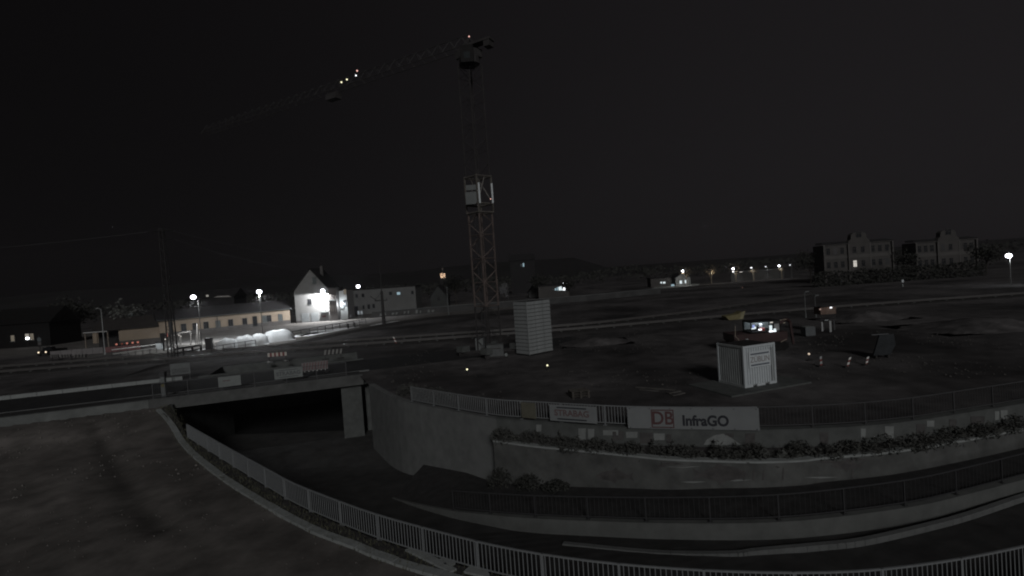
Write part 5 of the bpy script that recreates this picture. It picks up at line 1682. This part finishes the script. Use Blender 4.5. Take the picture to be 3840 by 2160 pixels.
t = thing('sign_post', 'faint pale marker post in front of the far villas', 'post', V((Q(3385, 1080, 110).x, 110, 0)))
MB().box(-.12, -.1, 0, .12, .1, Q(3385, 1066, 110).z).build('post', board_pale, t)
MB().box(-.2, -.14, .9, .2, -.11, 1.5).build('plate', white_paint, t)

# ------------------------------------------------------------------ far station front with lamps
YP = 196.0
pq_ = at(YP)
sx0, sx1 = pq_(2534, 1050).x, pq_(2583, 1050).x
sc_ = (sx0 + sx1) / 2
sth = thing('station_house', 'small far gabled house with two bright windows under a lamp', 'house', (sc_, YP, 0))
w = sx1 - sx0
zt = pq_(2558, 1026).z; ze = pq_(2558, 1040).z
MB().prism([(-w / 2, 0, 0), (w / 2, 0, 0), (w / 2, 0, ze), (0, 0, zt), (-w / 2, 0, ze)], (0, 7, 0)).build('wall', mat('station render', (.30, .31, .30), .9, .1, 1), sth)
rf = MB()
for s in (-1, 1):
    rf.prism([(s * (w / 2 + .3), -.2, ze - .15), (0, -.2, zt + .05), (0, -.2, zt + .25), (s * (w / 2 + .3), -.2, ze + .05)], (0, 7.4, 0))
rf.build('roof', roof_dark, sth)
for px0, px1, y0, y1 in ((2549, 2557, 1052, 1065), (2567, 2575, 1050, 1063)):
    p0, p1 = pq_(px0, y1), pq_(px1, y0)
    window(sth, (p0.x + p1.x) / 2 - sc_, p0.z, p1.x - p0.x + .15, p1.z - p0.z + .1, win_lit, bars=0, sill=False)
MB().box(w / 2 + .05, -.3, 0, w / 2 + .5, 0, ze).build('side_pier', board_pale, sth)
kx0, kx1 = pq_(2470, 1060).x, pq_(2502, 1060).x
t = thing('kiosk', 'low dark far kiosk with two bright windows left of the gabled house', 'kiosk', ((kx0 + kx1) / 2, YP, 0))
w = kx1 - kx0
MB().box(-w / 2 - 3, 0, 0, w / 2 + 1.5, 5, 3.4).build('wall', far_wall, t)
MB().box(-w / 2 - 3.3, -.4, 3.4, w / 2 + 1.8, 5.2, 3.6).build('roof', roof_dark, t)
for px0, px1 in ((2477, 2482), (2486, 2495)):
    p0, p1 = pq_(px0, 1064), pq_(px1, 1057)
    window(t, (p0.x + p1.x) / 2 - (kx0 + kx1) / 2, p0.z, p1.x - p0.x + .14, p1.z - p0.z + .14, win_lit, bars=0, sill=False)
MB().box(pq_(2512, 1067).x - (kx0 + kx1) / 2, -2, 0, pq_(2522, 1067).x - (kx0 + kx1) / 2, -1.4, .7).build('glow_bench', win_blue, t)  # bench given a glow of its own, though it is no lamp
fc = MB().poly([V((p.x, p.y, .02)) for p in (P(2440, 1083), P(2530, 1080), P(2620, 1070), P(2625, 1064), P(2500, 1066))])
struct('forecourt', fc, mat('lamplit forecourt', (.30, .31, .30), .9, .2, .5))  # pale tone paints lamplight onto the ground
fl_labels = ('far lamp above the small gabled station house', 'far lamp with a second lower light on the lit platform wall', 'far lamp in bare branches, middle of the platform row', 'dim far lamp right of the middle of the platform row', 'last bright far lamp of the platform row', 'dim tiny far lamp at the right end of the platform row')
for (px, py, pw, r_, lab, mm) in ((2560, 1015, 330, .40, fl_labels[0], lamp_white), (2749, 1007, 260, .40, fl_labels[1], lamp_white), (2817, 1003, 200, .33, fl_labels[2], lamp_dim), (2871, 999, 90, .22, fl_labels[3], lamp_dim), (2921, 996, 160, .36, fl_labels[4], lamp_white), (2962, 993, 0, .22, fl_labels[5], lamp_dim)):
    hd = Q(px, py, YP - 5)
    b = V((hd.x + .5, YP - 5, 0))
    street_lamp(lab, b, hd, 1, pw, mm, r_, 160, (0, .15, -1), pole_m=board_grey, col=(1, .96, .9))
p = Q(2749, 1019, YP - 5)
t = thing('wall_lamp', 'lower far light just below the second platform lamp', 'lamp', (p.x, p.y, 0))
MB().tube((0, 0, 0), (0, 0, p.z), .06, 6).build('pole', board_grey, t)
MB().ball((0, -.1, p.z), .26, 10, 6).build('lamp_globe', lamp_dim, t)
p0, p1 = Q(2745, 1035, YP), Q(2945, 1020, YP)
t = thing('platform_wall', 'dim lit wall behind the row of far platform lamps', 'wall', ((p0.x + p1.x) / 2, YP + 1, 0))
w = p1.x - p0.x
MB().box(-w / 2, 0, 0, w / 2, .4, 3.6).build('body', mat('platform wall', (.055, .055, .053), .9, .4, .3), t)
MB().box(-w / 2, -.1, 3.6, w / 2, .5, 3.75).build('coping', board_grey, t)
p = Q(2779, 1020, YP - 3)
tag(MB().box(-.5, -.05, p.z - .12, .5, .05, p.z + .1).build('light_tube', win_white, None, (p.x, p.y, 0)), 'short bright light tube on the far platform wall', 'light')
for (px, py, lab) in ((2783, 1080, 'tiny red signal light in the dark right of the station'),):
    p = Q(px, py, 150)
    t = thing('signal_light', lab, 'signal', (p.x, p.y, 0))
    MB().tube((0, 0, 0), (0, 0, p.z), .05, 6).build('post', steel_dark, t)
    MB().ball((0, -.12, p.z), .16, 8, 5).build('lens', lamp_redhot, t)

# lit shopfront and other far lights
YL = 165.0
lq = at(YL)
p0, p1 = lq(2080, 1090), lq(2120, 1073)
t = thing('shopfront', 'far low building with a bright white shop window', 'building', ((p0.x + p1.x) / 2, YL, 0))
cx = (p0.x + p1.x) / 2
MB().box(-7, 0, 0, 3, 6, p1.z + .5).build('wall', far_wall, t)
MB().box(-7.2, -.3, p1.z + .5, 3.2, 6.2, p1.z + .75).build('roof', roof_dark, t)
for x0, x1, y0, y1, mm in ((2081, 2086, 1081, 1089, win_blue), (2089, 2092, 1077, 1089, win_blue), (2095, 2099, 1076, 1089, win_lit), (2100, 2106, 1074, 1089, win_lit), (2107, 2112, 1084, 1089, win_lit), (2112, 2119, 1078, 1089, lamp_dim)):
    a, b = lq(x0, y1), lq(x1, y0)
    MB().box(a.x - cx, -.08, a.z, b.x - cx, -.003, b.z).build('window', mm, t)
p = lq(2112, 1062)
MB().ball((p.x - cx, -.3, p.z), .16, 8, 6).build('roof_lamp', lamp_dim, t)
MB().tube((p.x - cx, -.3, p1.z + .7), (p.x - cx, -.3, p.z), .04, 6).build('lamp_stalk', steel_dark, t)
YB = 230.0
p = Q(1963, 993, YB)
t = thing('far_house', 'far unlit house on the slope with one tiny lit window', 'house', (p.x, YB, 0))
MB().box(-6, 0, 0, 5, 8, p.z + 2).build('wall', roof_dark, t)
MB().prism([(-6.4, -.4, p.z + 2), (-6.4, 8.4, p.z + 2), (-6.4, 4, p.z + 5)], (11.8, 0, 0)).build('roof', roof_dark, t)
window(t, 0, p.z - .9, .75, 1.7, win_blue, bars=0, sill=False)
window(t, -1.0, p.z - .8, .6, 1.4, mat('very dim window', (1, 1, 1), emit=(.6, .75, .8), strength=.05), bars=0, sill=False)
# pale gable houses
for px, yb, yt, Y, lab, mm in ((1645, 1122, 1072, 160, 'dim pale gabled house left of the unlit post', mat('pale gable', (.055, .058, .057), .9, .2, .5)), (2010, 1090, 1062, 180, 'dim pale gabled house left of the bright shopfront', mat('pale gable far', (.06, .06, .058), .9, .2, .5))):
    p = Q(px, yb, Y)
    zt = Q(px, yt, Y).z
    t = thing('far_house', lab, 'house', (p.x, Y, 0))
    MB().prism([(-2.6, 0, 0), (2.6, 0, 0), (2.6, 0, zt - 3.4), (0, 0, zt), (-2.6, 0, zt - 3.4)], (0, 8, 0)).build('wall', mm, t)
    rf = MB()
    for s in (-1, 1):
        rf.prism([(s * 2.9, -.3, zt - 3.7), (0, -.3, zt + .05), (0, -.3, zt + .3), (s * 3.1, -.3, zt - 3.5)], (0, 8.5, 0))
    rf.build('roof', roof_dark, t)
    window(t, 0, 2.0, 1.0, 1.4, glass_dark, frame=far_trim, bars=1, sill=False)
# church tower, floodlit belfry
YC = 420.0
cqf = at(YC)
p0, p1 = cqf(1652, 1043), cqf(1669, 1024)
cx = (p0.x + p1.x) / 2
ch = thing('church_tower', 'far church tower with a warm floodlit belfry', 'tower', (cx, YC, 0))
w = p1.x - p0.x
z0, z1 = p0.z, p1.z
MB().box(-w / 2 - .5, 0, 0, w / 2 + .5, w + 1, z0).build('shaft', roof_dark, ch)
bf = MB().box(-w / 2, .2, z0, w / 2, w, z1).build('belfry', mat('belfry render', (.62, .50, .40), .9, .1, .5), ch)
MB().box(-.3, .12, z0 + w * .32, .3, .19, z0 + w * .72).build('louvre', roof_dark, bf)
MB().box(-.3, .12, z0 + w * .85, .3, .19, z0 + w * .97).build('clock', roof_dark, bf)
MB().box(-w / 2 - .4, -.2, z1, w / 2 + .4, w + .4, z1 + .5).build('cornice', roof_dark, ch)
MB().tube((0, w / 2, z1 + .5), (0, w / 2, z1 + 2.2), w * .42, 8, w * .3).build('dome', roof_dark, ch)
MB().box(-.55, w / 2 - .6, z1 + 2.2, .55, w / 2 + .6, z1 + 4.0).build('lantern', mat('lantern', (.12, .11, .11), .8, .1, 1), ch)
MB().tube((0, w / 2, z1 + 4.0), (0, w / 2, z1 + 9), .7, 8, .03).build('spire', roof_dark, ch)
lamp_light('belfry_light', ch, (0, -3.0, z0 + 1.2), 700, (1, .80, .62), .3, 120, (0, 1, .25), .3)
# pale window light at the far left slope
p = Q(780, 1110, 150)
t = thing('far_house', 'far dark house with a pale lit roof patch above the yellow building', 'house', (p.x, 150, 0))
MB().box(-2, 0, 0, 7.5, 7, p.z - .6).build('wall', roof_dark, t)
MB().prism([(-2.3, -.3, p.z - .6), (-2.3, 7.3, p.z - .6), (-2.3, 3.5, p.z + 1.8)], (10.1, 0, 0)).build('roof', roof_dark, t)
MB().prism([(1.8, -.34, p.z - .55), (7.0, -.34, p.z - .75), (6.2, -.34, p.z - .25), (3, -.34, p.z - .2)], (0, .03, 0)).build('lit_patch', mat('awning glow', (.4, .38, .36), emit=(1, .95, .9), strength=.07), t)  # glowing patch paints the light on the roof
MB().box(-.35, -.36, p.z - .2, .35, -.31, p.z + .35).build('window', mat('soft window', (1, 1, 1), emit=(1, .96, .85), strength=.28), t)
p = Q(492, 1212, 128)
t = thing('far_house', 'far dark house with a pale lit gable behind the yellow annex', 'house', (p.x, 128, 0))
MB().box(-3, 0, 0, 4, 7, p.z + .4).build('wall', roof_dark, t)
MB().prism([(-3.3, -.3, p.z + .4), (-3.3, 7.3, p.z + .4), (-3.3, 3.5, p.z + 3)], (7.6, 0, 0)).build('roof', roof_dark, t)
MB().prism([(-.5, -.06, p.z - .7), (1.6, -.06, p.z - .4), (1.3, -.06, p.z + .2), (-.6, -.06, p.z + .2)], (0, .04, 0)).build('lit_patch', mat('pale glow', (.5, .5, .48), emit=(1, .97, .92), strength=.13), t)  # glowing patch paints the light on the gable
q = Q(492, 1180, 128)
MB().box(q.x - p.x - .5, -.36, q.z - .45, q.x - p.x + .5, -.31, q.z + .4).build('window', mat('dull window', (.5, .6, .6), emit=(.8, .95, 1), strength=.1), t)

# ------------------------------------------------------------------ trees and shrubs
def tree(label, base, H, R_, nleaf, m=foliage_dark, seed=0, bare=False, trunk_m=None, name='tree', group='trees around the site', low=.35):
    rnd = random.Random(seed)
    t = thing(name, label, 'tree', base, rnd.uniform(0, 6), group)
    tr = MB().tube((0, 0, 0), (0, 0, H * .55), H * .022, 7, H * .012)
    ends = []
    for k in range(9):
        a = rnd.uniform(0, 6.28)
        z0 = H * rnd.uniform(low * .7, .55)
        e = V((math.cos(a) * R_ * rnd.uniform(.4, .85), math.sin(a) * R_ * rnd.uniform(.4, .85), H * rnd.uniform(.5, .95)))
        tr.tube((0, 0, z0), e, H * .010, 5, H * .003)
        ends.append(e)
        for j in range(4):
            s_ = V((0, 0, z0)).lerp(e, rnd.uniform(.4, .95))
            d_ = V((rnd.uniform(-1, 1), rnd.uniform(-1, 1), rnd.uniform(-.2, 1))).normalized() * R_ * rnd.uniform(.25, .5)
            tr.tube(s_, s_ + d_, H * .004, 4, H * .0015)
            ends.append(s_ + d_)
    tr.build('trunk', trunk_m or bark, t)
    cr_ = MB()
    for k in range(nleaf):
        c = rnd.choice(ends)
        g_ = V((rnd.gauss(0, 1), rnd.gauss(0, 1), rnd.gauss(0, .8))) * R_ * .2
        c = c + g_
        if bare:
            d_ = V((rnd.uniform(-1, 1), rnd.uniform(-1, 1), rnd.uniform(-.5, 1))).normalized() * R_ * rnd.uniform(.12, .3)
            n_ = d_.orthogonal().normalized() * H * .004
            cr_.add([c, c + d_ + n_, c + d_ - n_], [(0, 1, 2)])
        else:
            a = V((rnd.uniform(-1, 1), rnd.uniform(-1, 1), rnd.uniform(-1, 1))).normalized()
            b = a.orthogonal().normalized()
            s_ = R_ * rnd.uniform(.05, .11)
            cr_.add([c + a * s_, c + b * s_ * .6, c - a * s_, c - b * s_ * .6], [(0, 1, 2, 3)])
    cr_.build('crown', m, t)
    return t
tl = [((470, 1190), 118, 8, 3.4, 'dim bushy tree left of the yellow annex', foliage_pale, False), ((300, 1230), 125, 10, 4.5, 'dark tree behind the flat-roofed shelter', foliage_dark, False),
      ((1710, 1120), 170, 9, 4, 'dark tree right of the unlit wall post', foliage_dark, False), ((1890, 1090), 150, 6, 1.7, 'small pale tree right of the crane mast', mat('pale lit crown', (.30, .30, .31), .9, .2, 2), False),  # pale crown colour paints in light falling on a bush
      ((2040, 1100), 175, 9, 4, 'dark tree left of the bright shopfront', foliage_dark, False), ((2135, 1090), 165, 6, 2.5, 'dark tree right of the bright shopfront', foliage_dark, False),
      ((2575, 1060), 192, 7.5, 3.2, 'bare tree lit by the lamp over the station house', twig_mat, True), ((2668, 1050), 192, 7.2, 2.6, 'bare lit tree standing alone right of the station house', twig_mat, True),
      ((2760, 1045), 192, 6.8, 2.4, 'bare lit tree beside the second platform lamp', twig_mat, True), ((2826, 1040), 192, 6.8, 2.0, 'bare lit tree at the middle platform lamp', twig_mat, True), ((2932, 1030), 192, 6.5, 1.6, 'bare lit tree at the last platform lamp', twig_mat, True),
      ((3400, 1030), 135, 8, 3.2, 'dark tree between the two far villas', foliage_dark, False), ((3040, 1040), 150, 9, 4, 'dark tree left of the far villas', foliage_dark, False), ((3700, 1030), 130, 8, 3.5, 'dark tree between the right villa and the lone lamp', foliage_dark, False),
      ((230, 1250), 120, 9, 4, 'dark tree left of the shelter', foliage_dark, False), ((1090, 1150), 150, 8, 3, 'dark tree between the yellow building and the white house', foliage_dark, False)]
for i, (q, Y, H, R_, lab, mm, bare) in enumerate(tl):
    p = Q(*q, Y)
    tree(lab, (p.x, Y, 0), H, R_, 260 if bare else 900, mm, i + 3, bare, trunk_m=twig_mat if bare else bark)
t_l = Q(2668, 1022, 191)
t = thing('street_lamp', 'warm lamp hidden in the lone bare tree by the station', 'street lamp', (t_l.x, 191, 0), 0, 'lit street lamps')
MB().tube((0, 0, 0), (0, 0, t_l.z), .06, 6).build('pole', board_grey, t)
MB().ball((0, 0, t_l.z), .1, 8, 5).build('lamp_globe', mat('hidden warm lamp', (1, .9, .7), emit=(1, .88, .62), strength=.6), t)
lamp_light('lamp_light', t, (0, -.3, t_l.z), 90, (1, .88, .66), .1)

h0_, h1_ = Q(3050, 1012, 128), Q(3690, 968, 128)
hg = thing('hedge', 'added dark hedge hiding the bases of the two far villas', 'hedge', ((h0_.x + h1_.x) / 2, 128, 0))  # hedge added so the villa bases fade into the dark
hm2 = MB()
rnd = random.Random(8)
for k in range(3600):
    x_ = rnd.uniform(h0_.x, h1_.x)
    zt_ = 3.7 + .7 * mnoise.noise(V((x_ * .3, 0, 3)))
    c = V((x_ - hg.location.x, rnd.uniform(-.8, .8), zt_ * rnd.random()))
    a = V((rnd.uniform(-1, 1), rnd.uniform(-1, 1), rnd.uniform(-1, 1))).normalized()
    b = a.orthogonal().normalized()
    s_ = rnd.uniform(.2, .45)
    hm2.add([c + a * s_, c + b * s_ * .7, c - a * s_, c - b * s_ * .7], [(0, 1, 2, 3)])
hm2.build('foliage', foliage_dark, hg)
hs_ = MB()
for k in range(24):
    x_ = (h1_.x - h0_.x) * (k / 23 - .5)
    hs_.tube((x_, 0, 0), (x_ + .2, 0, 2.6), .07, 5, .03)
hs_.build('stems', bark, hg)

# shrubs in the planted bed and beside the tall wall
bed_foliage = mat('bed foliage', (.066, .067, .062), .9, .5, 3)
def shrub(label, c, r, h, seed, m=bed_foliage, n_=260):
    rnd = random.Random(seed)
    t = thing('shrub', label, 'shrub', c, 0, 'shrubs in the planted bed')
    st_ = MB()
    mb = MB()
    for k in range(7):
        a = rnd.uniform(0, 6.28)
        st_.tube((0, 0, 0), (math.cos(a) * r * .7, math.sin(a) * r * .5, h * rnd.uniform(.6, 1)), .012, 4, .005)
    for k in range(n_):
        u_ = rnd.uniform(0, 6.28); rr = r * math.sqrt(rnd.random()); z = h * rnd.random() ** .8 * (1 - .5 * (rr / r) ** 2)
        c_ = V((math.cos(u_) * rr, math.sin(u_) * rr * .7, z))
        a = V((rnd.uniform(-1, 1), rnd.uniform(-1, 1), rnd.uniform(-.3, 1))).normalized()
        b = a.orthogonal().normalized()
        s_ = rnd.uniform(.04, .09)
        mb.add([c_ + a * s_ * 1.6, c_ + b * s_ * .5, c_ - a * s_, c_ - b * s_ * .5], [(0, 1, 2, 3)])
    st_.build('stems', bark, t)
    mb.build('foliage', m, t)
where = ('by the tall retaining wall', 'below the small yellowish board', 'below the small company banner', 'below the gap right of the small company banner', 'below the blank left end of the wide banner', 'below the boxed logo of the wide banner',
         'below the lettering of the wide banner', 'in front of the pale painted hill', 'below the right end of the wide banner', 'just right of the wide banner', 'at the first pale panel right of the wide banner', 'at the second pale panel right of the wide banner', 'at the third pale panel right of the wide banner', 'near the right edge of the picture', 'at the far right edge of the bed')
sp = resample([(a + b) / 2 for a, b in zip(ba, bb)], n=64)
usable = [p for p in resample([(a + b) / 2 for a, b in zip(ba, bb)], n=140) if -1.2 < p.x < 25.5]
for k in range(30):
    p = usable[int(k * (len(usable) - 1) / 29)]
    w_ = where[k // 2]
    shrub(('taller dark shrub ' if k % 2 == 0 else 'lower dark shrub ') + w_, (p.x + random.uniform(-.3, .3), p.y + random.uniform(-.25, .1), -1.02), random.uniform(.55, .8), (random.uniform(.62, .85) if k % 2 == 0 else random.uniform(.3, .48)), k + 50)
for q, lab, hh_ in (((1884, 1795), 'dark shrub at the foot of the mural wall in the corner by the tall wall', 1.1), ((1972, 1805), 'dark shrub at the foot of the mural wall, second from the tall wall', .8), ((2075, 1815), 'small dark shrub at the foot of the mural wall, third from the tall wall', .5)):
    p = P(*q, -3.2)
    i_ = min(range(len(W2)), key=lambda k: abs(W2[k].x - p.x))
    shrub(lab, (W2[i_].x, W2[i_].y - .45, path_z(W2[i_].x) - .02), .75, hh_, int(q[0]), foliage_dark, 420)
for q, lab in (((2868, 1712), 'pale round seed-head bush on the mural wall below the wide banner'), ((2940, 1716), 'narrow pale seed-head plant on the mural wall, right of the round one')):
    p = P(*q, -.85)
    shrub(lab, (p.x, p.y + .2, -.98), .2 if q[0] > 2900 else .3, .42, int(q[0]), foliage_pale, 160)
p = W3[7]
for k in range(3):
    p = W3[6 + k * 2]
    shrub(['dark hedge bush at the left end of the banner railing', 'dark hedge bush second from the left end of the banner railing', 'dark hedge bush third from the left end of the banner railing'][k], (p.x + .6, p.y + 1.2, 0), .9, 1.0, 200 + k, n_=400)

ug = MB()
rnd = random.Random(21)
for k in range(9500):
    i = rnd.randrange(len(ba) - 1)
    a, b = ba[i].lerp(ba[i + 1], rnd.random()), bb[i]
    dens = .5 + .9 * mnoise.noise(V((a.x * .45, 0, 4)))
    if rnd.random() > dens: continue
    c = a.lerp(b, rnd.uniform(.12, .95))
    c.z = -1.0 + rnd.random() ** 1.3 * (.35 + .45 * max(0, mnoise.noise(V((a.x * .8, 2, 7))) + .3))
    if rnd.random() < .16: c += V((0, -.25, -rnd.random() * .25))
    d_ = V((rnd.uniform(-1, 1), rnd.uniform(-.6, .6), rnd.uniform(.1, 1.2))).normalized()
    e_ = d_.orthogonal().normalized()
    s_ = rnd.uniform(.04, .10)
    ug.add([c + d_ * s_ * 1.8, c + e_ * s_ * .4, c - d_ * s_, c - e_ * s_ * .4], [(0, 1, 2, 3)])
tag(ug.build('undergrowth', bed_foliage), kind='stuff')

# ------------------------------------------------------------------ hills and far wood
hl_ = MB()
A, B, C = [], [], []
for k in range(61):
    x = -1500 + 50 * k
    hh = 20 + 10 * mnoise.noise(V((k * .21, 3, 0))) * (1 if x < 150 else .4) + (10 if x < 150 else -9)
    A.append(V((x, 560, -.5))); B.append(V((x, 800, hh))); C.append(V((x, 1200, -1)))
hl_.loft(A, B); hl_.loft(B, C)
struct('hills', hl_, mat('dark hillside', (.027, .0265, .0265), .95, .3, .01))
wd = MB()
rnd = random.Random(5)
for k in range(5200):
    x = rnd.uniform(-420, 460)
    y = 300 + rnd.uniform(0, 90) + abs(x) * .05
    top_ = 7 + 3.0 * mnoise.noise(V((x * .02, 0, 9))) + 2 * mnoise.noise(V((x * .11, 0, 2)))
    c = V((x, y, top_ * rnd.random() ** .7))
    a = V((rnd.uniform(-1, 1), rnd.uniform(-1, 1), rnd.uniform(-1, 1))).normalized()
    b = a.orthogonal().normalized()
    s_ = rnd.uniform(.6, 1.5)
    wd.add([c + a * s_, c + b * s_, c - a * s_, c - b * s_], [(0, 1, 2, 3)])
tag(wd.build('far_wood', foliage_dark), kind='stuff')

# ------------------------------------------------------------------ night haze
HAZE_DENSITY = 0.0006
if HAZE_DENSITY:
    hz_ = MB().box(-700, -60, -9, 700, 520, 62)
    hm_ = bpy.data.materials.new('night haze')
    hm_.use_nodes = True
    hm_.node_tree.nodes.clear()
    pv = hm_.node_tree.nodes.new('ShaderNodeVolumePrincipled')
    pv.inputs['Color'].default_value = (.92, .89, .92, 1)
    pv.inputs['Density'].default_value = HAZE_DENSITY
    pv.inputs['Anisotropy'].default_value = 0.75
    ho_ = hm_.node_tree.nodes.new('ShaderNodeOutputMaterial')
    hm_.node_tree.links.new(pv.outputs[0], ho_.inputs['Volume'])
    tag(hz_.build('haze', hm_), kind='stuff')
